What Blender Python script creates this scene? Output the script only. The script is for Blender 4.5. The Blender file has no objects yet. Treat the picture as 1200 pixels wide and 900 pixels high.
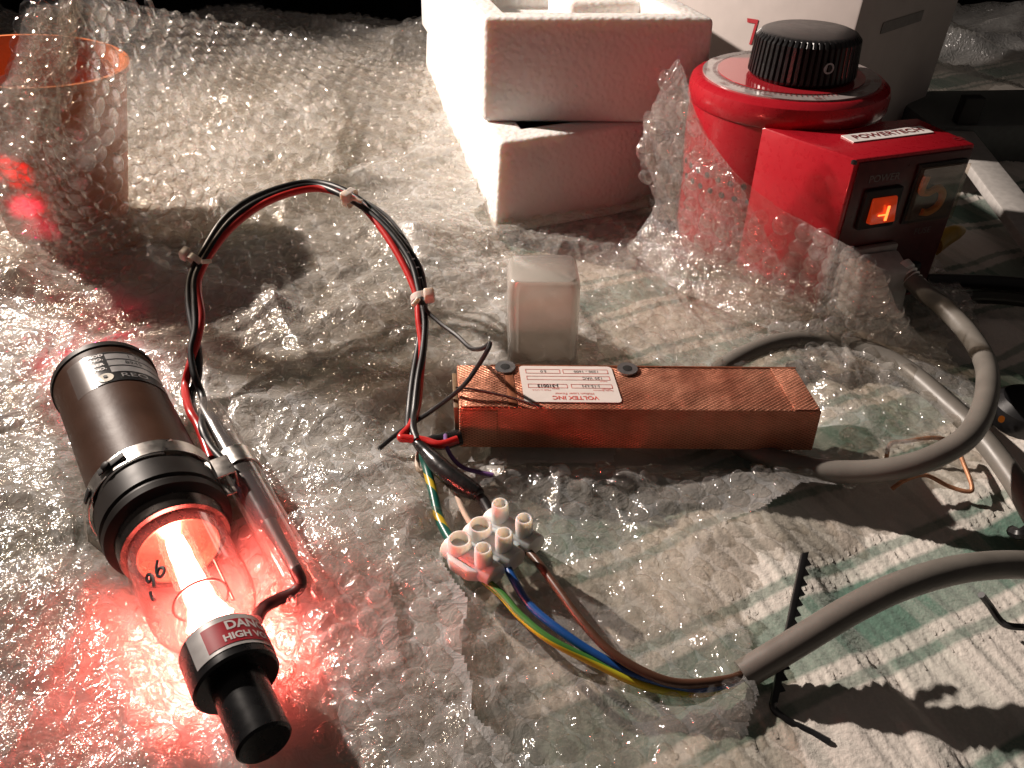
import bpy, bmesh, math, random
import numpy as np
from mathutils import Vector, Matrix
random.seed(7); RNG = np.random.default_rng(11)
SC = bpy.context.scene; COL = SC.collection

# ------------------------------------------------------------------ camera, world, lamp, exposure
H = .19; TH = math.radians(37); F = 935.
_s, _c = math.sin(TH), math.cos(TH)
cam = bpy.data.cameras.new('camera'); camo = bpy.data.objects.new('camera', cam); COL.objects.link(camo)
camo.location = (0, 0, H); camo.rotation_euler = (math.radians(90) - TH, 0, 0)
cam.sensor_width = 36; cam.lens = 36 * F / 1200; cam.clip_start = .005; cam.clip_end = 20
SC.camera = camo
w = bpy.data.worlds.new('World'); SC.world = w; w.use_nodes = True
w.node_tree.nodes['Background'].inputs[0].default_value = (1, .84, .76, 1)
w.node_tree.nodes['Background'].inputs[1].default_value = .042
SC.view_settings.view_transform = 'Standard'; SC.view_settings.look = 'None'
SC.view_settings.exposure = 0; SC.view_settings.gamma = 1
SC.cycles.use_denoising = True
SC.cycles.transparent_max_bounces = 40; SC.cycles.max_bounces = 8
SC.cycles.diffuse_bounces = 3; SC.cycles.glossy_bounces = 3; SC.cycles.transmission_bounces = 6
SC.cycles.caustics_reflective = False; SC.cycles.caustics_refractive = False
SC.cycles.sample_clamp_indirect = 4
LAMP_POS = (-.66, .66, .50)
def spot(name, pos, aim, power, color, ang, blend, size):
    l = bpy.data.lights.new(name, 'SPOT'); l.energy = power; l.color = color
    l.spot_size = math.radians(ang); l.spot_blend = blend; l.shadow_soft_size = size
    o = bpy.data.objects.new(name, l); COL.objects.link(o); o.location = pos
    o.rotation_euler = (Vector(aim) - Vector(pos)).to_track_quat('-Z', 'Y').to_euler()
    return o
spot('desk_lamp_light', LAMP_POS, (.08, .34, .02), 76.0, (1, .87, .77), 52, 1., .012)

# ------------------------------------------------------------------ photo pixel (1200x900) -> world point
def P(px, py, z=0.):
    u = (px - 600) / F; v = -(py - 450) / F
    dz = -_s + v * _c; t = (z - H) / dz
    return Vector((u * t, (_c + v * _s) * t, z))
def PY(px, py, Y):
    u = (px - 600) / F; v = -(py - 450) / F
    t = Y / (_c + v * _s)
    return Vector((u * t, Y, H + (-_s + v * _c) * t))
def W(*pts): return [P(*p) for p in pts]

# ------------------------------------------------------------------ materials
def nt(name):
    m = bpy.data.materials.new(name); m.use_nodes = True
    t = m.node_tree; return m, t, t.nodes, t.links, t.nodes['Principled BSDF']
def mat(name, col, rough=.5, metal=0, var=.12, scale=300, bump=0, bscale=800, spec=.5, sss=0, coat=0, emit=None, es=0, stretch=None):
    m, t, N, L, b = nt(name)
    b.inputs['Roughness'].default_value = rough; b.inputs['Metallic'].default_value = metal
    b.inputs['Specular IOR Level'].default_value = spec; b.inputs['Coat Weight'].default_value = coat
    if sss:
        b.inputs['Subsurface Weight'].default_value = sss; b.inputs['Subsurface Radius'].default_value = (1, .7, .5)
        b.inputs['Subsurface Scale'].default_value = .004
    if emit: b.inputs['Emission Color'].default_value = (*emit, 1); b.inputs['Emission Strength'].default_value = es
    tc = N.new('ShaderNodeTexCoord'); mp = N.new('ShaderNodeMapping'); L.new(tc.outputs['Object'], mp.inputs[0])
    if stretch: mp.inputs['Scale'].default_value = stretch
    n = N.new('ShaderNodeTexNoise'); n.inputs['Scale'].default_value = scale; n.inputs['Detail'].default_value = 5
    L.new(mp.outputs[0], n.inputs['Vector'])
    r = N.new('ShaderNodeValToRGB'); L.new(n.outputs['Fac'], r.inputs[0])
    r.color_ramp.elements[0].position = .3; r.color_ramp.elements[1].position = .7
    r.color_ramp.elements[0].color = (*[c * (1 - var) for c in col], 1); r.color_ramp.elements[1].color = (*[min(1, c * (1 + var)) for c in col], 1)
    L.new(r.outputs[0], b.inputs['Base Color'])
    mr = N.new('ShaderNodeMapRange'); mr.inputs[3].default_value = max(0, rough - .08); mr.inputs[4].default_value = min(1, rough + .1)
    L.new(n.outputs['Fac'], mr.inputs[0]); L.new(mr.outputs[0], b.inputs['Roughness'])
    if bump:
        n2 = N.new('ShaderNodeTexNoise'); n2.inputs['Scale'].default_value = bscale; n2.inputs['Detail'].default_value = 4
        L.new(mp.outputs[0], n2.inputs['Vector'])
        bp = N.new('ShaderNodeBump'); bp.inputs['Distance'].default_value = .0005; bp.inputs['Strength'].default_value = bump
        L.new(n2.outputs['Fac'], bp.inputs['Height']); L.new(bp.outputs[0], b.inputs['Normal'])
    return m
def schlick(N, L, gl=1., bp=None, top=.8):
    """two-sided Schlick reflectance of a thin film"""
    lw = N.new('ShaderNodeLayerWeight'); lw.inputs[0].default_value = .5
    if bp: L.new(bp.outputs[0], lw.inputs['Normal'])
    pw = N.new('ShaderNodeMath'); pw.operation = 'POWER'; pw.inputs[1].default_value = 4.; L.new(lw.outputs['Facing'], pw.inputs[0])
    ma = N.new('ShaderNodeMath'); ma.operation = 'MULTIPLY_ADD'; ma.inputs[1].default_value = top; ma.inputs[2].default_value = .055 * gl; ma.use_clamp = True; L.new(pw.outputs[0], ma.inputs[0])
    return ma
def film_mat(name, milk, tint=(.97, .95, .92), rough=.09, bscale=420, bstr=.5, milkvar=.6, gl=1.0, top=.45):
    m, t, N, L, b = nt(name); N.remove(b); out = N['Material Output']
    tc = N.new('ShaderNodeTexCoord')
    n = N.new('ShaderNodeTexNoise'); n.inputs['Scale'].default_value = bscale; n.inputs['Detail'].default_value = 5; n.inputs['Distortion'].default_value = 1.2
    L.new(tc.outputs['Object'], n.inputs['Vector'])
    n3 = N.new('ShaderNodeTexNoise'); n3.inputs['Scale'].default_value = 130; n3.inputs['Detail'].default_value = 3; n3.inputs['Distortion'].default_value = 2.5
    L.new(tc.outputs['Object'], n3.inputs['Vector'])
    def fold(src, pw_):   # noise -> thin sharp creases
        q = N.new('ShaderNodeMath'); q.operation = 'MULTIPLY_ADD'; q.inputs[1].default_value = 2.; q.inputs[2].default_value = -1.; L.new(src, q.inputs[0])
        q2 = N.new('ShaderNodeMath'); q2.operation = 'ABSOLUTE'; L.new(q.outputs[0], q2.inputs[0])
        q3 = N.new('ShaderNodeMath'); q3.operation = 'SUBTRACT'; q3.inputs[0].default_value = 1.; L.new(q2.outputs[0], q3.inputs[1])
        q4 = N.new('ShaderNodeMath'); q4.operation = 'POWER'; q4.inputs[1].default_value = pw_; L.new(q3.outputs[0], q4.inputs[0]); return q4.outputs[0]
    n3.inputs['Detail'].default_value = 1.5; n.inputs['Detail'].default_value = 2.
    ad = N.new('ShaderNodeMath'); ad.operation = 'MULTIPLY_ADD'; ad.inputs[1].default_value = 1.6
    L.new(fold(n3.outputs['Fac'], 7.), ad.inputs[0])
    ml = N.new('ShaderNodeMath'); ml.operation = 'MULTIPLY'; ml.inputs[1].default_value = .5; L.new(fold(n.outputs['Fac'], 4.), ml.inputs[0]); L.new(ml.outputs[0], ad.inputs[2])
    bp = N.new('ShaderNodeBump'); bp.inputs['Distance'].default_value = .0012; bp.inputs['Strength'].default_value = bstr
    L.new(ad.outputs[0], bp.inputs['Height'])
    n2 = N.new('ShaderNodeTexNoise'); n2.inputs['Scale'].default_value = 28; n2.inputs['Detail'].default_value = 4
    L.new(tc.outputs['Object'], n2.inputs['Vector'])
    mr = N.new('ShaderNodeMapRange'); mr.inputs[1].default_value = .3; mr.inputs[2].default_value = .7
    mr.inputs[3].default_value = milk * (1 - milkvar); mr.inputs[4].default_value = milk * (1 + milkvar)
    L.new(n2.outputs['Fac'], mr.inputs[0])
    tr = N.new('ShaderNodeBsdfTransparent'); tr.inputs[0].default_value = (*tint, 1)
    df = N.new('ShaderNodeBsdfDiffuse'); df.inputs[0].default_value = (.88, .87, .86, 1)
    tl = N.new('ShaderNodeBsdfTranslucent'); tl.inputs[0].default_value = (.88, .87, .86, 1)
    L.new(bp.outputs[0], df.inputs['Normal'])
    m1 = N.new('ShaderNodeMixShader'); m1.inputs[0].default_value = .3; L.new(df.outputs[0], m1.inputs[1]); L.new(tl.outputs[0], m1.inputs[2])
    m2 = N.new('ShaderNodeMixShader'); L.new(tr.outputs[0], m2.inputs[1]); L.new(m1.outputs[0], m2.inputs[2]); L.new(mr.outputs[0], m2.inputs[0])
    gs = N.new('ShaderNodeBsdfGlossy'); gs.inputs['Roughness'].default_value = rough; gs.inputs[0].default_value = (1, 1, 1, 1); L.new(bp.outputs[0], gs.inputs['Normal'])
    mu = schlick(N, L, gl, bp, top)
    m3 = N.new('ShaderNodeMixShader'); L.new(mu.outputs[0], m3.inputs[0]); L.new(m2.outputs[0], m3.inputs[1]); L.new(gs.outputs[0], m3.inputs[2])
    L.new(m3.outputs[0], out.inputs[0]); return m
def glass_mat(name, tint, milk=0., rough=.04, gl=1.2, milkcol=(.8, .8, .8), edge=None):
    m, t, N, L, b = nt(name); N.remove(b); out = N['Material Output']
    tr = N.new('ShaderNodeBsdfTransparent'); tr.inputs[0].default_value = (*tint, 1)
    if edge:   # thicker glass along the line of sight near the outline absorbs more
        lw = N.new('ShaderNodeLayerWeight'); lw.inputs[0].default_value = .5; pw = N.new('ShaderNodeMath'); pw.operation = 'POWER'; pw.inputs[1].default_value = 3.; L.new(lw.outputs['Facing'], pw.inputs[0])
        mx = N.new('ShaderNodeMix'); mx.data_type = 'RGBA'; L.new(pw.outputs[0], mx.inputs[0]); mx.inputs[6].default_value = (*tint, 1); mx.inputs[7].default_value = (*edge, 1); L.new(mx.outputs[2], tr.inputs[0])
    tl = N.new('ShaderNodeBsdfTranslucent'); tl.inputs[0].default_value = (*milkcol, 1)
    df = N.new('ShaderNodeBsdfDiffuse'); df.inputs[0].default_value = (*milkcol, 1)
    m1 = N.new('ShaderNodeMixShader'); L.new(df.outputs[0], m1.inputs[1]); L.new(tl.outputs[0], m1.inputs[2])
    m2 = N.new('ShaderNodeMixShader'); m2.inputs[0].default_value = milk; L.new(tr.outputs[0], m2.inputs[1]); L.new(m1.outputs[0], m2.inputs[2])
    gs = N.new('ShaderNodeBsdfGlossy'); gs.inputs['Roughness'].default_value = rough; gs.inputs[0].default_value = (1, 1, 1, 1)
    mu = schlick(N, L, gl)
    m3 = N.new('ShaderNodeMixShader'); L.new(mu.outputs[0], m3.inputs[0]); L.new(m2.outputs[0], m3.inputs[1]); L.new(gs.outputs[0], m3.inputs[2])
    L.new(m3.outputs[0], out.inputs[0]); return m
def emit_mat(name, col, st):
    m, t, N, L, b = nt(name); N.remove(b); e = N.new('ShaderNodeEmission'); e.inputs[0].default_value = (*col, 1)
    n = N.new('ShaderNodeTexNoise'); n.inputs['Scale'].default_value = 200
    mr = N.new('ShaderNodeMapRange'); mr.inputs[3].default_value = st * .8; mr.inputs[4].default_value = st * 1.2
    L.new(n.outputs['Fac'], mr.inputs[0]); L.new(mr.outputs[0], e.inputs[1])
    L.new(e.outputs[0], N['Material Output'].inputs[0]); return m
def stripe_mat(name, a, b_, turns, duty=.5, phase=0.):
    """two-colour insulation: the second colour is a stripe that winds slowly round the wire (UV: u round, v metres along)"""
    m, t, N, L, b = nt(name)
    uv = N.new('ShaderNodeUVMap'); sp = N.new('ShaderNodeSeparateXYZ'); L.new(uv.outputs[0], sp.inputs[0])
    k = N.new('ShaderNodeMath'); k.operation = 'MULTIPLY_ADD'; k.inputs[1].default_value = turns; L.new(sp.outputs[1], k.inputs[0]); L.new(sp.outputs[0], k.inputs[2])
    k2 = N.new('ShaderNodeMath'); k2.operation = 'ADD'; k2.inputs[1].default_value = phase; L.new(k.outputs[0], k2.inputs[0])
    fr = N.new('ShaderNodeMath'); fr.operation = 'FRACT'; L.new(k2.outputs[0], fr.inputs[0])
    lt = N.new('ShaderNodeMath'); lt.operation = 'LESS_THAN'; lt.inputs[1].default_value = duty; L.new(fr.outputs[0], lt.inputs[0])
    mx = N.new('ShaderNodeMix'); mx.data_type = 'RGBA'; L.new(lt.outputs[0], mx.inputs[0]); mx.inputs[6].default_value = (*a, 1); mx.inputs[7].default_value = (*b_, 1)
    L.new(mx.outputs[2], b.inputs['Base Color']); b.inputs['Roughness'].default_value = .35
    return m

# ------------------------------------------------------------------ object helpers
LOC = {}
def thing(name, label, cat, loc, group=None):
    o = bpy.data.objects.new(name, None); COL.objects.link(o); o.location = loc; o.empty_display_size = .01
    o['label'] = label; o['category'] = cat
    if group: o['group'] = group
    LOC[o.name] = Vector(loc); return o
def tag(o, label, cat, group=None):
    o['label'] = label; o['category'] = cat
    if group: o['group'] = group
    return o
def link_mesh(name, me, material, parent=None, label=None, kind=None):
    o = bpy.data.objects.new(name, me); COL.objects.link(o)
    if material: me.materials.append(material)
    if parent is not None: o.parent = parent; LOC[o.name] = LOC[parent.name]
    if label: o['label'] = label
    if kind: o['kind'] = kind
    return o
class M:
    def __init__(s): s.v = []; s.f = []; s.uv = {}
    def add(s, v, f):
        k = len(s.v); s.v += [Vector(p) for p in v]; s.f += [tuple(i + k for i in q) for q in f]; return s
    def box(s, o, X, Y, Z, x0, x1, y0, y1, z0, z1):
        v = [o + X * x + Y * y + Z * z for z in (z0, z1) for x, y in ((x0, y0), (x1, y0), (x1, y1), (x0, y1))]
        f = [(3, 2, 1, 0), (4, 5, 6, 7), (0, 1, 5, 4), (1, 2, 6, 5), (2, 3, 7, 6), (3, 0, 4, 7)]
        if X.cross(Y).dot(Z) < 0: f = [q[::-1] for q in f]
        return s.add(v, f)
    def hexa(s, b, t):   # bottom quad, top quad, both counter-clockwise from above
        return s.add(list(b) + list(t), [(3, 2, 1, 0), (4, 5, 6, 7), (0, 1, 5, 4), (1, 2, 6, 5), (2, 3, 7, 6), (3, 0, 4, 7)])
    def prism(s, poly, zv, o=Vector((0, 0, 0))):
        n = len(poly); b = [Vector(p) for p in poly]; t = [p + zv for p in b]
        return s.add(b + t, [tuple(range(n))[::-1], tuple(range(n, 2 * n))] + [(i, (i + 1) % n, n + (i + 1) % n, n + i) for i in range(n)])
    def lathe(s, o, A, prof, n=48, caps=True, a0=0, a1=None):
        """prof: list of (radius, height along A)"""
        A = A.normalized(); X = A.orthogonal().normalized()
        if abs(A.z) < .95: X = (Vector((0, 0, 1)) - A * A.z).normalized()
        Y = A.cross(X); v = []; f = []
        full = a1 is None; cnt = n if full else n + 1
        for r, h in prof:
            for i in range(cnt):
                a = 2 * math.pi * i / n if full else a0 + (a1 - a0) * i / n
                v.append(o + A * h + (X * math.cos(a) + Y * math.sin(a)) * max(r, 1e-6))
        for j in range(len(prof) - 1):
            for i in range(n):
                k = (i + 1) % cnt
                f.append((j * cnt + i, j * cnt + k, (j + 1) * cnt + k, (j + 1) * cnt + i))
        if caps and full:
            if prof[0][0] > 1e-5: f.append(tuple(range(n))[::-1])
            if prof[-1][0] > 1e-5: f.append(tuple((len(prof) - 1) * n + i for i in range(n)))
        return s.add(v, f)
    def tube(s, pts, r, n=14, sub=8, cap=True, jit=0):
        pts = [Vector(p) for p in pts]; P_ = []; R_ = []
        rr = r if isinstance(r, (list, tuple)) else [r] * len(pts)
        if sub > 1:
            for i in range(len(pts) - 1):
                p0 = pts[max(i - 1, 0)]; p1 = pts[i]; p2 = pts[i + 1]; p3 = pts[min(i + 2, len(pts) - 1)]
                for k in range(sub):
                    t = k / sub
                    P_.append(.5 * ((2 * p1) + (p2 - p0) * t + (2 * p0 - 5 * p1 + 4 * p2 - p3) * t * t + (3 * p1 - p0 - 3 * p2 + p3) * t ** 3))
                    R_.append(rr[i] + (rr[i + 1] - rr[i]) * t)
            P_.append(pts[-1]); R_.append(rr[-1])
        else: P_ = pts; R_ = list(rr)
        v = []; uv = []; N_ = None; L = 0
        for i, p in enumerate(P_):
            T = (P_[min(i + 1, len(P_) - 1)] - P_[max(i - 1, 0)]).normalized()
            if N_ is None: N_ = (Vector((0, 0, 1)) - T * T.z); N_ = N_.normalized() if N_.length > .1 else T.orthogonal().normalized()
            N_ = (N_ - T * N_.dot(T)).normalized(); B = T.cross(N_)
            if i: L += (p - P_[i - 1]).length
            for k in range(n):
                a = 2 * math.pi * k / n; rad = R_[i] * (1 + jit * (random.random() - .5))
                v.append(p + (N_ * math.cos(a) + B * math.sin(a)) * rad); uv.append((k / n, L))
        f = []; base = len(s.v); fuv = {}
        for i in range(len(P_) - 1):
            for k in range(n):
                q = (i * n + k, i * n + (k + 1) % n, (i + 1) * n + (k + 1) % n, (i + 1) * n + k)
                f.append(q); fuv[len(s.f) + len(f) - 1] = [(uv[q[0]][0], uv[q[0]][1]), (uv[q[0]][0] + 1 / n, uv[q[0]][1]), (uv[q[0]][0] + 1 / n, uv[q[3]][1]), (uv[q[0]][0], uv[q[3]][1])]
        if cap: f.append(tuple(range(n))[::-1]); f.append(tuple((len(P_) - 1) * n + k for k in range(n)))
        s.add(v, f); s.uv.update(fuv); return s
    def build(s, name, material, parent=None, label=None, bevel=0, seg=2, sharp=35, smooth=True, kind=None):
        off = LOC[parent.name] if parent is not None else Vector((0, 0, 0))
        me = bpy.data.meshes.new(name); me.from_pydata([v - off for v in s.v], [], s.f)
        if s.uv:
            ul = me.uv_layers.new(name='UVMap')
            for pi, us in s.uv.items():
                for k, li in enumerate(me.polygons[pi].loop_indices): ul.data[li].uv = us[k]
        bm = bmesh.new(); bm.from_mesh(me)
        if not s.uv: bmesh.ops.recalc_face_normals(bm, faces=bm.faces)
        if bevel:
            ed = [e for e in bm.edges if len(e.link_faces) == 2 and e.calc_face_angle(0) > .5]
            bmesh.ops.bevel(bm, geom=ed, offset=bevel, segments=seg, affect='EDGES', profile=.5, clamp_overlap=True)
        bm.to_mesh(me); bm.free()
        if smooth:
            me.shade_smooth(); me.set_sharp_from_angle(angle=math.radians(sharp))
        o = link_mesh(name, me, material, parent, label, kind); return o
def text_pts(txt, size, bold=0.):
    cu = bpy.data.curves.new('t', 'FONT'); cu.body = txt; cu.size = size; cu.align_x = 'CENTER'; cu.align_y = 'CENTER'; cu.offset = bold; cu.resolution_u = 3
    ob = bpy.data.objects.new('t', cu); COL.objects.link(ob)
    dg = bpy.context.evaluated_depsgraph_get(); me = bpy.data.meshes.new_from_object(ob.evaluated_get(dg))
    v = [(p.co.x, p.co.y) for p in me.vertices]; f = [tuple(p.vertices) for p in me.polygons]
    bpy.data.objects.remove(ob); bpy.data.curves.remove(cu); bpy.data.meshes.remove(me); return v, f
def text(txt, size, fn, name, material, parent, bold=0., label=None):
    v, f = text_pts(txt, size, bold); m = M(); m.add([fn(*p) for p in v], f)
    o = m.build(name, material, parent, label, smooth=False); return o
def plane_fn(o, X, Y, N_, d=.0002):
    X = X.normalized(); Y = Y.normalized(); return lambda x, y: o + X * x + Y * y + N_ * d

# ------------------------------------------------------------------ numpy noise and fast grids
def vnoise(x, y, seed=0):
    r = np.random.default_rng(seed).random((256, 256))
    xi = np.floor(x).astype(int); yi = np.floor(y).astype(int); fx = x - xi; fy = y - yi
    fx = fx * fx * (3 - 2 * fx); fy = fy * fy * (3 - 2 * fy)
    a = r[xi % 256, yi % 256]; b = r[(xi + 1) % 256, yi % 256]; c = r[xi % 256, (yi + 1) % 256]; d = r[(xi + 1) % 256, (yi + 1) % 256]
    return (a + (b - a) * fx) * (1 - fy) + (c + (d - c) * fx) * fy
def fbm(x, y, seed=0, o=4):
    s = 0; a = .5
    for k in range(o): s = s + a * vnoise(x * 2 ** k + 17.3 * k, y * 2 ** k + 5.1 * k, seed + k); a *= .5
    return s / .94
def ridge(x, y, seed=0, o=3):
    s = 0; a = .6
    for k in range(o): s = s + a * (1 - np.abs(2 * vnoise(x * 2 ** k + 3 * k, y * 2 ** k, seed + k) - 1)) ** 3; a *= .5
    return s
def lnoise(x, y, seed=0):
    """unsmoothed lattice noise on triangles: flat facets with sharp creases, like crushed film"""
    r = np.random.default_rng(seed).random((256, 256))
    xi = np.floor(x).astype(int); yi = np.floor(y).astype(int); fx = x - xi; fy = y - yi
    a = r[xi % 256, yi % 256]; b = r[(xi + 1) % 256, yi % 256]; c = r[xi % 256, (yi + 1) % 256]; d = r[(xi + 1) % 256, (yi + 1) % 256]
    return np.where(fx > fy, a + (b - a) * fx + (d - b) * fy, a + (c - a) * fy + (d - c) * fx)
def facets(x, y, seed=0):
    wx = x + .35 * vnoise(x * .7, y * .7, seed + 1); wy = y + .35 * vnoise(x * .7 + 9, y * .7, seed + 2)
    c, s_ = math.cos(.6), math.sin(.6)
    return .55 * lnoise(wx, wy, seed) + .30 * lnoise((wx * c - wy * s_) * 1.9, (wx * s_ + wy * c) * 1.9, seed + 3) + .15 * lnoise(wx * 3.7, wy * 3.7, seed + 4)
def sstep(a, b, x): t = np.clip((x - a) / (b - a), 0, 1); return t * t * (3 - 2 * t)
def np_mesh(name, verts, quads):
    me = bpy.data.meshes.new(name); me.vertices.add(len(verts)); me.vertices.foreach_set('co', verts.astype(np.float32).ravel())
    n = len(quads); k = quads.shape[1]; me.loops.add(n * k); me.loops.foreach_set('vertex_index', quads.astype(np.int32).ravel())
    me.polygons.add(n); me.polygons.foreach_set('loop_start', np.arange(0, n * k, k, dtype=np.int32)); me.polygons.foreach_set('loop_total', np.full(n, k, dtype=np.int32))
    me.update(calc_edges=True); me.shade_smooth(); return me
def grid_quads(nu, nv, mask=None):
    i = np.arange(nu * nv).reshape(nv, nu); q = np.stack([i[:-1, :-1], i[:-1, 1:], i[1:, 1:], i[1:, :-1]], -1).reshape(-1, 4)
    if mask is not None:
        mk = mask.ravel(); q = q[mk[q].all(1)]
    return q
def compact(v, q):
    used = np.unique(q); mp = np.full(len(v), -1); mp[used] = np.arange(len(used)); return v[used], mp[q]
def inside(poly, x, y):
    r = np.zeros(x.shape, bool); n = len(poly)
    for i in range(n):
        x0, y0 = poly[i]; x1, y1 = poly[(i + 1) % n]
        c = ((y0 > y) != (y1 > y)) & (x < (x1 - x0) * (y - y0) / (y1 - y0 + 1e-12) + x0); r ^= c
    return r

# ================================================================== THE SETTING
m_table = mat('dark_table', (.03, .026, .022), .6)
tb = M().box(Vector((0, 0, 0)), Vector((1, 0, 0)), Vector((0, 1, 0)), Vector((0, 0, 1)), -.9, .9, -.1, .80, -.04, -.006)
o = tb.build('table_top', m_table, bevel=.004); o['kind'] = 'structure'
m_back = mat('dark_backdrop', (.006, .006, .006), .9, var=.5, scale=30, spec=.1)
xs = np.linspace(-1.6, 1.6, 400); zs = np.linspace(-.5, 1.2, 12)
X, Z = np.meshgrid(xs, zs); Y = 1.25 + .02 * np.sin(X * 60 + 3 * fbm(X * 4, Z * 2, 3)) + .02 * fbm(X * 9, Z * 1.5, 5)
bk = link_mesh('dark_curtain', np_mesh('dark_curtain', np.stack([X, Y, Z], -1).reshape(-1, 3), grid_quads(400, 12)), m_back)
bk['kind'] = 'structure'
m_floor = mat('dark_floor', (.012, .011, .01), .8)
o = M().box(Vector((0, 0, 0)), Vector((1, 0, 0)), Vector((0, 1, 0)), Vector((0, 0, 1)), -1.6, 1.6, -.3, 1.6, -.55, -.5).build('floor', m_floor); o['kind'] = 'structure'

# tea towel / tablecloth: real puckers, woven colour by material
DIR = Vector((.9124, .4093)); PER = .0623
xs = np.arange(-.42, .62, .0012); r_ = [.06]
while r_[-1] < .805: r_.append(r_[-1] + max(.0009, .0085 * r_[-1]))
ys = np.array(r_); X, Y = np.meshgrid(xs, ys)
al = X * DIR.x + Y * DIR.y; pe = -X * DIR.y + Y * DIR.x
warp = (fbm(X * 25, Y * 25, 31, 3) - .5)
pe2 = pe + warp * .004; al2 = al + warp * .006
ph = ((pe2 - .0893) / PER + .5) % 1 - .5      # 0 = centre of green panel
aph = np.abs(ph) * PER
lad = np.exp(-((aph - .0128) / .0024) ** 2) + np.exp(-((aph - .0200) / .0020) ** 2)
fq = 2 * math.pi / .0034
pk = np.sin(al2 * fq + 5 * vnoise(pe * 80, al * 160, 41)) * (.55 + .9 * vnoise(al * 300, pe * 90, 42))
fine = np.sin(al2 * fq * .62 + 7 * vnoise(pe * 60, al * 90, 43))
wide = (fbm(al * 70, pe * 26, 44, 3) - .5)
Zc = .0006 * pk * lad + .0003 * fine * (1 - lad * .6) + .0042 * wide + .0080 * (fbm(X * 14, Y * 14, 45, 2) - .5)
# rucked folds of the cloth in view at the lower right
Zc += .004 * sstep(.50, .8, vnoise(al * 38 + 2, pe * 16, 46)) * sstep(.03, .06, X) * (Y < .3)
Zc -= .002
drop = sstep(.785, .805, Y); Zc = Zc * (1 - drop) - .05 * drop
Zc = np.maximum(Zc, -.0052) * (1 - drop) + Zc * drop
cloth_me = np_mesh('tea_towel', np.stack([X, Y, Zc], -1).reshape(-1, 3), grid_quads(len(xs), len(ys)))
def cloth_material():
    m, t, N, L, b = nt('woven_cotton')
    at = cloth_me.attributes.new('weave', 'FLOAT_VECTOR', 'POINT')
    cph = ((al2 - .154) / PER + .5) % 1 - .5
    d = np.stack([aph, np.abs(cph) * PER, pe], -1).reshape(-1, 3).astype(np.float32); at.data.foreach_set('vector', d.ravel())
    a = N.new('ShaderNodeAttribute'); a.attribute_name = 'weave'; sp = N.new('ShaderNodeSeparateXYZ'); L.new(a.outputs['Vector'], sp.inputs[0])
    def ramp(src, els):
        mr = N.new('ShaderNodeMapRange'); mr.inputs[2].default_value = PER / 2; L.new(src, mr.inputs[0])
        r = N.new('ShaderNodeValToRGB'); L.new(mr.outputs[0], r.inputs[0]); e = r.color_ramp.elements
        e[0].position = els[0][0]; e[0].color = (els[0][1],) * 3 + (1,); e[1].position = els[1][0]; e[1].color = (els[1][1],) * 3 + (1,)
        for p_, v_ in els[2:]: q = e.new(p_); q.color = (v_,) * 3 + (1,)
        return r.outputs[0]
    k = 1 / (PER / 2)
    g1 = ramp(sp.outputs[0], [(0, .95), (.0097 * k, .88), (.0110 * k, .12), (.0145 * k, .10), (.0156 * k, .72), (.0180 * k, .72), (.0191 * k, .06), (.0225 * k, .03), (1, 0)])
    g2 = ramp(sp.outputs[1], [(0, .75), (.0085 * k, .7), (.0095 * k, .15), (.0150 * k, .12), (.0156 * k, .5), (.0185 * k, .5), (.0192 * k, .04), (1, .0)])
    # warp green + weft green
    ad = N.new('ShaderNodeMath'); ad.operation = 'MULTIPLY_ADD'; ad.inputs[1].default_value = .32; L.new(g2, ad.inputs[0])
    m0 = N.new('ShaderNodeMath'); m0.operation = 'MULTIPLY'; m0.inputs[1].default_value = .85; L.new(g1, m0.inputs[0]); L.new(m0.outputs[0], ad.inputs[2])
    tc = N.new('ShaderNodeTexCoord')
    n = N.new('ShaderNodeTexNoise'); n.inputs['Scale'].default_value = 1500; n.inputs['Detail'].default_value = 3; L.new(tc.outputs['Object'], n.inputs[0])
    mb = N.new('ShaderNodeMath'); mb.operation = 'MULTIPLY_ADD'; mb.inputs[1].default_value = .35; mb.inputs[2].default_value = -.17; L.new(n.outputs['Fac'], mb.inputs[0])
    ac = N.new('ShaderNodeMath'); ac.operation = 'ADD'; ac.use_clamp = True; L.new(ad.outputs[0], ac.inputs[0]); L.new(mb.outputs[0], ac.inputs[1])
    mx = N.new('ShaderNodeMix'); mx.data_type = 'RGBA'; L.new(ac.outputs[0], mx.inputs[0]); mx.inputs[6].default_value = (.74, .68, .62, 1); mx.inputs[7].default_value = (.11, .19, .148, 1)
    L.new(mx.outputs[2], b.inputs['Base Color']); b.inputs['Roughness'].default_value = .9; b.inputs['Specular IOR Level'].default_value = .15
    b.inputs['Sheen Weight'].default_value = .2
    n2 = N.new('ShaderNodeTexNoise'); n2.inputs['Scale'].default_value = 700; n2.inputs['Detail'].default_value = 6; L.new(tc.outputs['Object'], n2.inputs[0])
    bp = N.new('ShaderNodeBump'); bp.inputs['Distance'].default_value = .0006; bp.inputs['Strength'].default_value = .6; L.new(n2.outputs['Fac'], bp.inputs['Height']); L.new(bp.outputs[0], b.inputs['Normal'])
    return m
cl = link_mesh('tea_towel', cloth_me, cloth_material())
tag(cl, 'green and white striped puckered cotton cloth spread over the table', 'cloth')

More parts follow.
